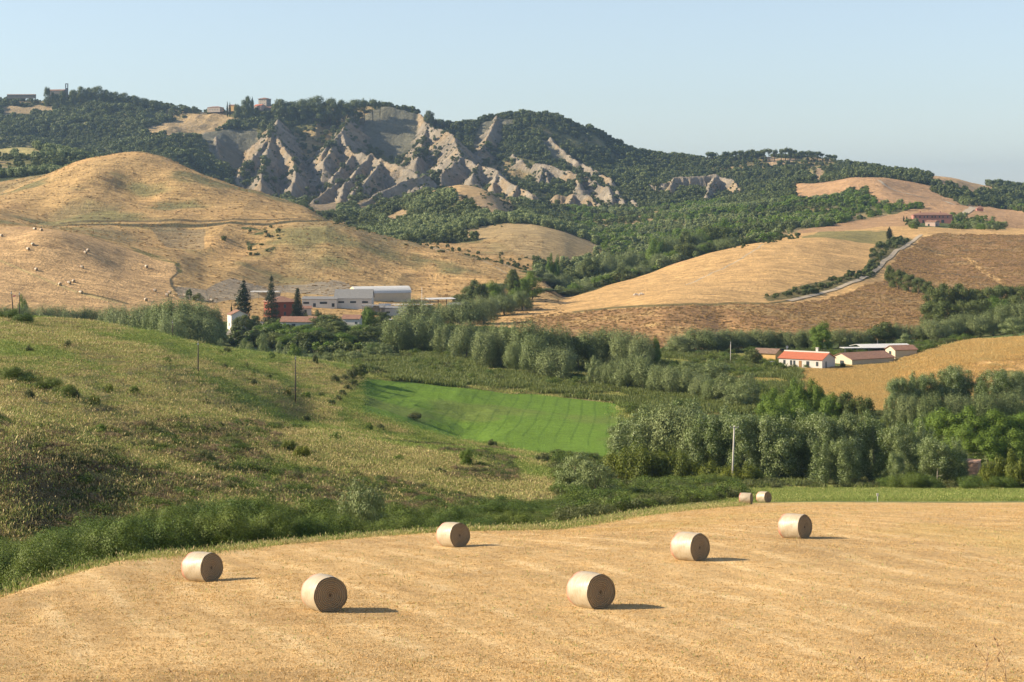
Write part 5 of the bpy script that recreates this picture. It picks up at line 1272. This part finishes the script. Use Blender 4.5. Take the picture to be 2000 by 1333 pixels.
building("stable", "low white shed with grey roof in front of the big grey roofed barn", 768, 818, 11, 5, 2.8, .7, 4, M_white, T_grey, [('f', .3, .8, 1.6, .8, 'o'), ('f', .7, .8, 1.6, .8, 'o')], kind='mono', cat="stable")
building("stable", "small grey roofed shed at the right end of the cattle pens", 893, 838, 8, 5, 2.8, .7, -12, M_cream, T_grey, [('f', .5, .1, 1.8, 2.0, 'o')], kind='mono', cat="stable")
building("outbuilding", "tiny white outbuilding between the red villa and the long stable", 596, 806, 5, 4, 2.6, .9, 10, M_white, T_old, [('f', .5, .1, 1.0, 1.9, 'o')])
shed("hay_shelter", "white roofed open shelter above the villa, left of the cedar", 518, 862, 12, 7, 3.4, -8, T_white, M_steel, nx=4, back=M_cream)
shed("machine_shed", "grey flat canopy on steel posts beside the big grey roof", 730, 812, 9, 7, 4.6, 0, T_grey, M_steel, nx=4, back=M_grey_m)
shed("machine_shed", "low pale canopy behind the riverside willows", 748, 765, 7, 4, 3.0, -10, T_white, M_steel, nx=3)
# milk tanks
root = empty("milk_tank", at(752, 835)); tag(root, "pair of white storage tanks in the farm yard", "tank")
q = MB(); q.tube([(-2.6, 0, 1.5), (2.6, 0, 1.5)], 1.1, 14); q.build("vessel", M_white_m, root)
for k in (-1.8, 1.8):
    q = MB(); q.box(k-.2, k+.2, -.8, .8, -.5, .7); q.build("leg", M_steel, root)
# dark glazed panel frame
root = empty("solar_panel", at(913, 835), R(-15)); tag(root, "dark tilted solar panel with a pale centre strut above the willows", "solar panel")
q = MB(); q.add([(-1.9, -1.2, 1.4), (1.9, -1.2, 1.4), (1.9, 1.2, 4.2), (-1.9, 1.2, 4.2), (-1.9, -1.1, 1.3), (1.9, -1.1, 1.3), (1.9, 1.3, 4.1), (-1.9, 1.3, 4.1)], [(0,1,2,3),(7,6,5,4),(0,4,5,1),(1,5,6,2),(2,6,7,3),(3,7,4,0)]); pn = q.build("panel", plain("solar_glass", (.02, .03, .04), .2), root)
q = MB(); q.add([(-.15, -1.24, 1.42), (.15, -1.24, 1.42), (.15, 1.18, 4.24), (-.15, 1.18, 4.24)], [(0, 1, 2, 3)]); q.build("strut", M_white, pn)
for k in (-1.6, 1.6):
    q = MB(); q.box(k-.08, k+.08, 1.0, 1.2, -.6, 4.0); q.build("post", M_steel, root)
pole(824, 842, 561, "thin white mast between the tunnel barn and the cattle shelter", M_white, .12, name="mast", cap=False)
pole(560, 735, 604, "thin yard lamp post in the farm", M_steel, .07, name="mast", cap=False) if False else None
def fence(p0, p1, D0, D1, h_, label, mat, n=10, rails=3):
    a = at(p0, D0); b_ = at(p1, D1); root = empty("pen_fence", a); tag(root, label, "fence")
    for i in range(n+1):
        c = a.lerp(b_, i/n) - a; zg = gxy(a.x+c.x, a.y+c.y) - a.z
        q = MB(); q.box(c.x-.07, c.x+.07, c.y-.07, c.y+.07, zg-.4, zg+h_); q.build("post", mat, root)
    for r_ in range(rails):
        zz = h_*(.35+.3*r_); pts = []
        for i in range(n+1):
            c = a.lerp(b_, i/n) - a; pts.append((c.x, c.y-.1, gxy(a.x+c.x, a.y+c.y)-a.z+zz))
        q = MB(); q.tube(pts, .05, 5); q.build("rail", mat, root)
fence(738, 800, 826, 822, 1.8, "rusty pen fence in front of the storage tanks", M_rust)
fence(806, 884, 822, 832, 1.8, "rusty pen fence under the cattle shelter", M_rust, 12)
M_wallstone = plain("yard_wall_plaster", (.50, .45, .38), .9, 1, .1)
root = empty("yard_wall", at(528, 726), R(-3)); tag(root, "pale low yard wall left of the long low white house", "wall")
q = MB(); q.box(-5, 4.5, -.15, .15, -1, 1.5); q.build("wall", M_wallstone, root)

# ---------------------------------------------------------------- red brick farmhouse on the hill and its annex
Dh = 1545
building("farmhouse", "long two-storey red brick farmhouse on the hilltop by the road", 1820, Dh, 31, 11, 6.6, 1.9, -4, M_pinkw, T_old, [('f', p_, 4.2, 1.0, 1.6, 'w') for p_ in (.06, .17, .28, .36, .48, .56, .67, .76, .88)] + [('f', .5, .1, 2.2, 2.6, 'o'), ('f', .75, .1, 2.2, 2.6, 'o'), ('f', .25, .1, 1.2, 2.4, 'o')], kind='hip', over=.5, chimneys=[(-9, 2, .8, M_pinkw), (7, 2, .8, M_pinkw)], z=(HY-436)/F*Dh)
building("annex", "small pink annex with pale pitched roof in front of the red farmhouse", 1821, 1490, 8.5, 7, 3.6, 1.2, -40, M_pale, T_old, [('f', .35, .1, 1.5, 2.0, 'o'), ('r', .4, .1, 1.5, 2.2, 'o')], z=(HY-443)/F*1490, cat="house")
pp = at(1913, 1760); root = empty("brick_kiosk", pp); tag(root, "tiny red pointed-roof hut on the crest right of the gravel road", "hut")
q = MB(); q.box(-3, 3, -2.5, 2.5, -1, 2.2); q.build("wall", M_pinkw, root)
q = MB(); q.add([(-3.4, -2.9, 2.2), (3.4, -2.9, 2.2), (3.4, 2.9, 2.2), (-3.4, 2.9, 2.2), (0.9, 0, 5.2)], [(0, 1, 4), (1, 2, 4), (2, 3, 4), (3, 0, 4), (3, 2, 1, 0)]); q.build("roof", T_old, root)
tree("cypress_tree", 1737, hit(1737, 468, 1200, 1420), 444, 13, "cypress", "single dark tree beside the gravel road below the red farmhouse", v=0)
for k, x in enumerate((1765, 1771)):
    tree("cypress_tree", x, 1560, 422, 3.5, "cypress", f"{ORD[k]} of the two thin cypresses left of the red farmhouse")
M_pale2 = plain("weathered_plaster", (.36, .31, .26), .9, 1.0, .1)
# ---------------------------------------------------------------- village on the ridge
def zrow(py, D): return (HY - py)/F*D
building("church", "grey stone church with a small open bell gable on the left ridge", 113, 2700, 22, 14, 13, 2.0, -8, M_stone, T_old, [('f', .3, 6, 1.5, 3, 's'), ('f', .7, 6, 1.5, 3, 's')], z=zrow(196, 2700), cat="church")
root = empty("bell_gable", ((131-1000)/F*2700, 2698, zrow(196, 2700))); tag(root, "narrow stone bell gable standing above the church roof", "bell gable")
q = MB(); q.box(-2, -.9, -.8, .8, 0, 22.3); q.box(.9, 2, -.8, .8, 0, 22.3); q.box(-.9, .9, -.8, .8, 0, 17); q.box(-2, 2, -.8, .8, 22.3, 23.4); q.build("wall", M_stone, root)
building("ruin", "long grey ruined wall on the leftmost skyline", 42, 2700, 40, 6, 4.5, .8, -3, M_stone, T_brown, [], z=zrow(192, 2700), cat="ruin")
building("country_house", "small white and grey villa at the edge of the ridge", 421, 2640, 20, 11, 6, 1.6, -20, M_pale2, T_old, [('f', p_, 2, 1.4, 1.8, 's') for p_ in (.2, .4, .6, .8)], kind='hip', z=zrow(219, 2640))
building("country_house", "little orange house between two cypresses on the ridge", 454, 2640, 8, 8, 7, 1.5, -15, M_ochre, T_old, [('f', .3, 3.5, 1, 1.6, 's')], z=zrow(217, 2640))
building("country_house", "pink house with arched porch on the ridge", 507, 2625, 12, 9, 6, 2.2, -30, M_pale, T_red, [('f', .5, .5, 2.4, 2.6, 'o')], z=zrow(216, 2625))
building("country_house", "low brown roofed wing right of the pink ridge house", 521, 2628, 13, 8, 3.5, 1.5, -5, M_stone, T_old, [], z=zrow(216, 2628))
building("country_house", "tall square pale house with shallow hipped roof on the ridge", 517, 2665, 13, 12, 13, 2, -25, M_pale2, T_old, [(f_, p_, s_, 1.2, 1.8, 's') for f_ in ('f', 'r') for p_ in (.25, .5, .75) for s_ in (5.5, 9.5)], kind='hip', over=1.2, z=zrow(212, 2665))
G15 = "cypresses on the ridge line"
for x, y, w, lb in [(444, 199, 4, "slim cypress left of the little orange ridge house"), (449, 200, 4, "slim cypress touching the little orange ridge house"), (493, 190, 6, "cypress between the village trees and the tall pale house"), (851, 232, 7, "first cypress in the ridge saddle"), (866, 234, 9, "broad second cypress in the ridge saddle"), (879, 236, 6, "third cypress in the ridge saddle"), (926, 236, 5, "lone cypress on the wooded shoulder right of the saddle"), (884, 240, 7, "fourth cypress in the ridge saddle"), (1607, 318, 12, "wide dark cypress below the ridge pines")]:
    tree("cypress_tree", x, 2620 if x < 1000 else 2560, y, w, "cypress", lb, group=G15)
es = [(x, 2660, y, w, "oak") for x, y, w in [(92, 171, 12), (104, 181, 12), (122, 178, 14), (112, 184, 14), (143, 176, 18), (160, 170, 22), (176, 172, 20), (192, 169, 24), (210, 176, 20), (226, 180, 22), (243, 182, 22), (262, 187, 22), (280, 192, 20)]]
belt(es, "ridge_tree", "dark ridge tree", "beside the church", "trees beside the ridge church")
belt([(300, 2660, 196, 20, "oak"), (318, 2660, 203, 18, "oak"), (340, 2650, 206, 16, "oak"), (360, 2650, 208, 16, "oak"), (380, 2650, 208, 14, "oak"), (478, 2600, 196, 20, "oak"), (486, 2600, 189, 20, "oak"), (462, 2600, 204, 14, "oak")], "ridge_tree", "dark ridge tree", "between church and ridge villas", "trees between church and ridge villas")
belt([(548, 2600, 195, 36, "oak"), (570, 2600, 199, 33, "oak"), (592, 2600, 195, 36, "oak"), (620, 2600, 189, 45, "oak"), (645, 2600, 193, 39, "oak"), (672, 2600, 197, 36, "oak"), (695, 2600, 195, 33, "oak"), (712, 2610, 193, 16, "pine"), (728, 2610, 194, 14, "pine"), (742, 2610, 197, 12, "pine"), (838, 2600, 217, 21, "oak")], "ridge_tree", "dark ridge tree", "above the clay cliffs", "trees above the clay cliffs")
pn_ = [(1382, 299), (1392, 298, 22), (1412, 303), (1418, 297), (1428, 299), (1437, 296), (1446, 295), (1455, 298), (1463, 294), (1470, 293), (1481, 297), (1491, 292), (1502, 291), (1513, 293), (1526, 292), (1534, 289), (1543, 291), (1553, 294), (1565, 296), (1577, 295), (1586, 297), (1597, 297), (1606, 301), (1618, 303), (1627, 305)]
for seg, lbp in ((0, "at the start of the pine row on the right skyline"), (1, "in the tall middle of the skyline pine row"), (2, "at the right end of the skyline pine row")):
    sub = pn_[seg*9:(seg+1)*9]
    belt([(t_[0], 2690, t_[1] - 1, (t_[2] if len(t_) > 2 else 13), "pine") for t_ in sub], "umbrella_pine", "umbrella pine", lbp, "umbrella pines on the right skyline")

# ---------------------------------------------------------------- gravel road and tracks (sheets on the ground)
M_road = ground_mat("white_gravel", (3.0, 0.5), (0.15, 0.12), 0.05)
M_road.node_tree.nodes["Principled BSDF"].inputs["Base Color"].default_value = (0.46, 0.38, 0.27, 1)
for l_ in list(M_road.node_tree.nodes["Principled BSDF"].inputs["Base Color"].links): M_road.node_tree.links.remove(l_)
def road(name, pts, w, d0, d1, lift=0.12):
    P_ = []
    last = None
    for x, y in pts:
        a, b_ = (d0, d1) if last is None else (max(d0, last - 140), min(d1, last + 160))
        D_ = hit(x, y, a, b_); last = D_
        P_.append(((x-1000)/F*D_, D_))
    P_ = np.array(P_)
    seg = np.hypot(*np.diff(P_, axis=0).T); s_ = np.r_[0, np.cumsum(seg)]; n_ = int(s_[-1]/4)+2
    t_ = np.linspace(0, s_[-1], n_); X = np.interp(t_, s_, P_[:, 0]); Y = np.interp(t_, s_, P_[:, 1])
    k_ = np.ones(7)/7; X = np.convolve(np.pad(X, 3, mode='edge'), k_, 'valid'); Y = np.convolve(np.pad(Y, 3, mode='edge'), k_, 'valid')
    dx = np.gradient(X); dy = np.gradient(Y); l_ = np.hypot(dx, dy)+1e-6
    q = MB(); vs = []
    for i in range(n_):
        for u in (-1, -.5, 0, .5, 1):
            x = X[i]-dy[i]/l_[i]*w/2*u; y = Y[i]+dx[i]/l_[i]*w/2*u; vs.append((x, y, gxy(x, y)+lift))
    q.add(vs, [(i*5+k, i*5+k+1, (i+1)*5+k+1, (i+1)*5+k) for i in range(n_-1) for k in range(4)], 0, True)
    o_ = q.build(name, M_road); o_["kind"] = "structure"; return o_
road("gravel_road", [(1535, 589), (1560, 584), (1600, 574), (1640, 563), (1675, 549), (1700, 537), (1722, 516), (1745, 496), (1765, 483), (1785, 470), (1800, 458)], 2.6, 820, 1420, .25)
road("upper_road", [(1880, 420), (1893, 411), (1905, 405)], 7, 1600, 1830, .4)
road("upper_road", [(1880, 402), (1840, 392), (1790, 384), (1760, 376), (1730, 364), (1716, 353)], 4.0, 1780, 2060, .4)

# ---------------------------------------------------------------- brick hut, marker posts
M_hut = plain("terracotta_plaster", (.42, .26, .17), .9, 1.5, .2)
building("brick_hut", "small square terracotta plastered hut among the bushes", 1899, 338, 2.6, 1.9, 3.3, .35, -28, M_hut, M_hut, [], kind='mono', cat="hut", over=.06)
for px_, D_, y_, lb in ((1714, 233, 964, "small white marker post at the edge of the hay field"), (1495, 318, 937, "small white marker post behind the two far bales")):
    p_ = at(px_, D_); h_ = (HY-y_)/F*D_ - p_.z
    root = empty("marker_post", p_); tag(root, lb, "post")
    q = MB(); q.tube([(0, 0, -.3), (0, 0, h_)], .045, 8); q.build("shaft", M_white, root)
    q = MB(); q.box(-.12, .12, -.06, .06, h_-.32, h_); q.build("plate", M_white, root)

# ---------------------------------------------------------------- hay bales
def bale_mats():
    mt, nt, b = newmat("net_wrap")
    tc = nt.nodes.new("ShaderNodeTexCoord"); sp = nt.nodes.new("ShaderNodeSeparateXYZ"); lk(nt, tc.outputs["Object"], sp.inputs[0])
    n = noise(nt, 1.0, 5, .65, mapping(nt, (16, 3, 3)))      # bands of net around the drum
    n2 = noise(nt, 5.0, 5, .7, mapping(nt, (1, 1, 1)))
    c = mixc(nt, mrange(nt, n, .35, .65, 0, 1), (0.37, 0.295, 0.185), (0.48, 0.42, 0.315))
    c = mixc(nt, mrange(nt, n2, .45, .75, 0, .5), c, (0.38, 0.27, 0.14))
    edge = mrange(nt, mathn(nt, 'ADD', sp.outputs[0], mathn(nt, 'MULTIPLY', n2, .10)), -.42, -.56, 0, .8)
    c = mixc(nt, edge, c, (0.60, 0.20, 0.14))
    lk(nt, c, b.inputs["Base Color"]); b.inputs["Roughness"].default_value = .45
    b.inputs["Specular IOR Level"].default_value = .6
    bump(nt, b, mathn(nt, 'ADD', n, mathn(nt, 'MULTIPLY', n2, .6)), .02)
    m2, nt, b = newmat("straw_end")
    tc = nt.nodes.new("ShaderNodeTexCoord"); sp = nt.nodes.new("ShaderNodeSeparateXYZ"); lk(nt, tc.outputs["Object"], sp.inputs[0])
    r2 = mathn(nt, 'SQRT', mathn(nt, 'ADD', mathn(nt, 'MULTIPLY', sp.outputs[1], sp.outputs[1]), mathn(nt, 'MULTIPLY', sp.outputs[2], sp.outputs[2])))
    ang = mathn(nt, 'ARCTAN2', sp.outputs[2], sp.outputs[1])
    n3 = noise(nt, 3.5, 4, .7, mapping(nt, (1, 1, 1)))
    ph = mathn(nt, 'ADD', mathn(nt, 'MULTIPLY', r2, 88.0), mathn(nt, 'ADD', ang, mathn(nt, 'MULTIPLY', n3, 6.0)))
    rg = mathn(nt, 'SINE', ph)
    nf = noise(nt, 40, 4, .8, mapping(nt, (1, 1, 1)))
    c = mixc(nt, mrange(nt, mathn(nt, 'ADD', rg, mathn(nt, 'MULTIPLY', nf, 2.0)), -.4, 2.2, 0, 1), (0.25, 0.175, 0.095), (0.52, 0.39, 0.23))
    c = mixc(nt, mrange(nt, r2, .10, .03, 0, .7), c, (0.09, 0.055, 0.03))
    lk(nt, c, b.inputs["Base Color"]); b.inputs["Roughness"].default_value = .95
    bump(nt, b, mathn(nt, 'ADD', rg, nf), .03)
    return mt, m2
M_netw, M_end = bale_mats()
RB, LB = 0.70, 1.30
def bale_meshes():
    n = 48; q = MB(); g = random.Random(3)
    xs = [-.5, -.47, -.40, -.30, -.2, -.1, 0, .1, .2, .30, .40, .47, .5]
    rows = []
    for x in xs:
        bulge = 1.0 - 0.045 * (abs(x)*2)**6 + .012*math.cos(x*9)
        rows.append([(x*LB, RB*bulge*(1+.016*math.sin(3*a+x*4)+.012*math.sin(7*a+x*9))*math.cos(a), RB*bulge*(1+.016*math.sin(3*a+x*4)+.012*math.sin(7*a+x*9))*math.sin(a)) for a in [2*math.pi*i/n for i in range(n)]])
    vs = [v for r_ in rows for v in r_]
    # flatten the underside where it rests
    vs = [(x, y, max(z_, -RB*.955)) for x, y, z_ in vs]
    q.add(vs, [(i*n+(k+1) % n, i*n+k, (i+1)*n+k, (i+1)*n+(k+1) % n)[::-1] for i in range(len(xs)-1) for k in range(n)], 0, True)
    wrap = q.mesh("net_wrap", [M_netw])
    e = []
    for sg_ in (-1, 1):
        q = MB(); rr_ = [0, .12, .25, .38, .5, .62, .74, .84, .92, .985]
        vs = []
        for ri_, f_ in enumerate(rr_):
            for i in range(n):
                a = 2*math.pi*i/n; k_ = f_*RB*.955
                dx_ = -.045*(1-f_)**2 if f_ < .3 else 0
                dx_ += .014*math.sin(f_*42+a*.7) + g.uniform(-.006, .006) + .02*(1-f_**4)
                y_ = k_*(1+.012*math.sin(3*a))*math.cos(a); z_ = max(k_*(1+.012*math.sin(3*a))*math.sin(a), -RB*.95)
                vs.append((sg_*(LB/2+dx_-.01 if f_ < .97 else LB/2-.02), y_, z_))
        q.add(vs, [((ri_*n+k), (ri_*n+(k+1) % n), ((ri_+1)*n+(k+1) % n), ((ri_+1)*n+k))[::(1 if sg_ < 0 else -1)] for ri_ in range(len(rr_)-1) for k in range(n)], 0, True)
        e.append(q.mesh("end_face", [M_end]))
    return wrap, e
BW, BE = bale_meshes()
def bale(px, D, yaw, label, group, roll=0.0, parts=True, sink=.05):
    """axis of the drum points to world angle yaw (from the camera towards the right)"""
    c = at(px, D)
    d_ = Vector((math.sin(R(yaw)), -math.cos(R(yaw)), 0))
    za = gxy(c.x+d_.x*.6, c.y+d_.y*.6); zb_ = gxy(c.x-d_.x*.6, c.y-d_.y*.6)
    pitch = math.atan2(za-zb_, 1.2)
    root = empty("hay_bale", (c.x, c.y, (za+zb_)/2+RB*.955-sink))
    root.rotation_euler = Euler((0, -pitch, math.atan2(d_.y, d_.x)))
    tag(root, label, "hay bale", group)
    for nm, me in [("net_wrap", BW), ("end_face", BE[0]), ("end_face", BE[1])]:
        o_ = bpy.data.objects.new(nm, me); COL.objects.link(o_); o_.parent = root
    return root
GB = "round bales on the near hay field"
for px_, py_, D_, yw, lb in [(395, 1138, 90, 50, "leftmost near hay bale, close to the bramble hedge"), (633, 1194, 75.5, 27, "lower left near bale with a broad dark end face"), (1154, 1188, 71.5, 34, "nearest and largest hay bale at the middle of the field"), (885, 1070, 104, 37, "hay bale just before the hedge in the middle"), (1348, 1096, 90, 41, "hay bale between the largest one and the upper right one"), (1553, 1053, 102, 46, "rightmost near hay bale"), (1457, 984, 220, 68, "left one of two small bales on the far field edge"), (1492, 977, 229, 40, "right one of two small bales on the far field edge")]:
    Dh_ = hit(px_, py_-2, 60, 240) if D_ < 150 else D_
    bale(px_, Dh_, yw, lb, GB)
GF = "round bales on the far stubble slope"
fb = [(3, 463, 40, "at the left picture edge high on the slope"), (68, 450, 50, "left of the pair on the brow below the path"), (81, 452, 30, "right of the pair on the brow below the path"), (64, 480, 35, "upper of two on the left upper slope"), (55, 489, 45, "lower of two on the left upper slope"), (172, 491, 30, "upper right of a touching pair"), (167, 495, 60, "lower left of a touching pair"), (71, 529, 35, "alone on the left middle slope"), (160, 524, 70, "dark one at the centre of the slope"), (286, 523, 40, "alone near the curved mowing lines"), (117, 558, 30, "front left of three by the straw line"), (135, 555, 65, "middle of three by the straw line"), (144, 552, 30, "rear right of three by the straw line"), (158, 574, 60, "on the straw line below the group of three"), (302, 570, 75, "left of the three dark ones low on the slope"), (331, 574, 75, "rear of the dark pair low on the slope"), (326, 579, 75, "front of the dark pair low on the slope"), (361, 580, 75, "beside the dark shrub at the foot of the slope"), (285, 588, 30, "half hidden behind the willow line"), (413, 590, 70, "at the bottom of the slope near the farm")]
for x, y, yw, lb in fb:
    bale(x, hit(x, y, 760, 960), yw, "far hay bale " + lb, GF)
tree("slope_shrub", 369, 828, 565, 12, "oak", "dark shrub beside the last bale on the far slope", "shrub")
tree("slope_shrub", 388, 826, 573, 26, "scrub", "low dark bush in the corner of the stubble slope", "shrub")

# ---------------------------------------------------------------- two white cattle on the round hill
M_hide = plain("white_hide", (.62, .56, .48), .8)
def cow(px, py, yaw, label):
    D_ = hit(px, py, 860, 1060); p_ = at(px, D_)
    J = [(0, 0, 1.05), (.75, 0, 1.12), (-.7, 0, 1.15), (1.15, 0, 1.0), (1.45, 0, .55), (1.62, 0, .35),
         (.72, .22, .75), (.70, .24, .38), (.72, .24, .03), (.62, -.22, .75), (.60, -.24, .38), (.62, -.24, .03),
         (-.72, .24, .8), (-.88, .25, .45), (-.78, .25, .03), (-.78, -.24, .8), (-.94, -.25, .45), (-.84, -.25, .03), (-1.0, 0, 1.1), (-1.08, 0, .6)]
    E = [(0, 1), (0, 2), (1, 3), (3, 4), (4, 5), (1, 6), (6, 7), (7, 8), (1, 9), (9, 10), (10, 11), (2, 12), (12, 13), (13, 14), (2, 15), (15, 16), (16, 17), (2, 18), (18, 19)]
    rad = [.42, .38, .38, .22, .17, .10, .16, .09, .07, .16, .09, .07, .18, .09, .07, .18, .09, .07, .06, .04]
    me = bpy.data.meshes.new("cow"); me.from_pydata(J, E, [])
    me.materials.append(M_hide)
    o_ = bpy.data.objects.new("cow", me); COL.objects.link(o_); o_.location = p_; o_.rotation_euler = (0, 0, R(yaw))
    sk = o_.modifiers.new("skin", 'SKIN'); sk.use_smooth_shade = True
    for i, r_ in enumerate(rad): me.skin_vertices[0].data[i].radius = (r_, r_)
    me.skin_vertices[0].data[0].use_root = True
    sb_ = o_.modifiers.new("sub", 'SUBSURF'); sb_.levels = 1; sb_.render_levels = 1
    tag(o_, label, "cow", "white cattle grazing on the round straw field")
cow(1243, 580, 178, "white cow grazing to the left on the round straw field")
cow(1252, 580, 10, "white cow grazing to the right, rump beside the other cow")

# ---------------------------------------------------------------- weeds at the photographer's feet
M_stalk = plain("dry_stalk", (.42, .27, .15), .8)
def stalks(px, D, tops, label, rad=.004):
    p_ = at(px, D); root = empty("dry_weed", p_); tag(root, label, "weed", "dry weeds on the near bank")
    for (tx, ty, bx_) in tops:
        e_ = Vector(((tx-1000)/F*D, D, (HY-ty)/F*D)) - p_; b_ = Vector(((bx_-1000)/F*D - p_.x, 0, -.2))
        mid_ = b_.lerp(e_, .55) + Vector((.05*(1 if tx < bx_ else -1), 0, .12))
        q = MB(); q.tube([tuple(b_), tuple(mid_), tuple(e_)], [rad*1.6, rad*1.1, rad*.5], 5)
        g = random.Random(int(tx))
        for k in range(5):
            t_ = g.uniform(.35, .95); c_ = mid_.lerp(e_, t_) if t_ > .5 else b_.lerp(mid_, .6+t_*.4)
            dd = Vector((g.uniform(-.12, .12), g.uniform(-.08, .08), g.uniform(.02, .14)))
            q.tube([tuple(c_), tuple(c_+dd)], [rad*.7, rad*.3], 4)
            q.tube([tuple(c_+dd*.9), tuple(c_+dd*1.15)], [rad*1.9, rad*.8], 5)
        q.build("stalk", M_stalk, root)
stalks(1700, 17, [(1662, 1240, 1745), (1690, 1290, 1720)], "thin reddish dry weed leaning left at the lower right")
stalks(1925, 15, [(1930, 1262, 1905), (1958, 1255, 1990), (1912, 1300, 1925), (1965, 1310, 1945)], "cluster of bare dry stalks in the lower right corner")
stalks(1180, 16, [(1176, 1305, 1186)], "single short dry stalk at the bottom middle")
stalks(360, 16, [(352, 1310, 380), (210, 1305, 235)], "short dry stalks at the bottom left")
FG = [tuft(46, .5, .9, .006, 31, M_straw1), tuft(50, .5, .8, .006, 32, M_olive1), tuft(40, .5, .9, .006, 33, M_green1)]
n_ = 420
bx_ = np.r_[np.random.default_rng(5).uniform(1180, 2050, 330), np.random.default_rng(6).uniform(150, 330, 50), np.random.default_rng(8).uniform(-50, 1200, 40)]
Pf = []
for x in bx_:
    D_ = random.uniform(15, 19); p_ = at(x, D_); Pf.append(p_)
topz = np.array([(HY - (1322 if 1180 < x or 150 < x < 330 else 1338) - random.uniform(-12, 14))/F*p.y - p.z for x, p in zip(bx_, Pf)])
Pf = np.array([tuple(p) for p in Pf])
gn_scatter("bank_grass", Pf, np.stack([.6+0*topz, .6+0*topz, topz/.95], 1), FG, "tall dry and green grass heads on the near bank", cat="grass")

# ---------------------------------------------------------------- haze
hz = MB(); hz.box(-9000, 9000, -400, 12500, -120, 260)
M_haze = bpy.data.materials.new("haze_air"); M_haze.use_nodes = True
nt = M_haze.node_tree; nt.nodes.clear()
pv = nt.nodes.new("ShaderNodeVolumePrincipled"); om = nt.nodes.new("ShaderNodeOutputMaterial")
pv.inputs["Color"].default_value = (0.52, 0.74, 1.0, 1); pv.inputs["Density"].default_value = 0.000066
pv.inputs["Anisotropy"].default_value = 0.55
nt.links.new(pv.outputs[0], om.inputs["Volume"])
ho = hz.build("haze", M_haze); tag(ho, "thin blue summer haze over the whole valley", None, None, "stuff")
#@@NEXT
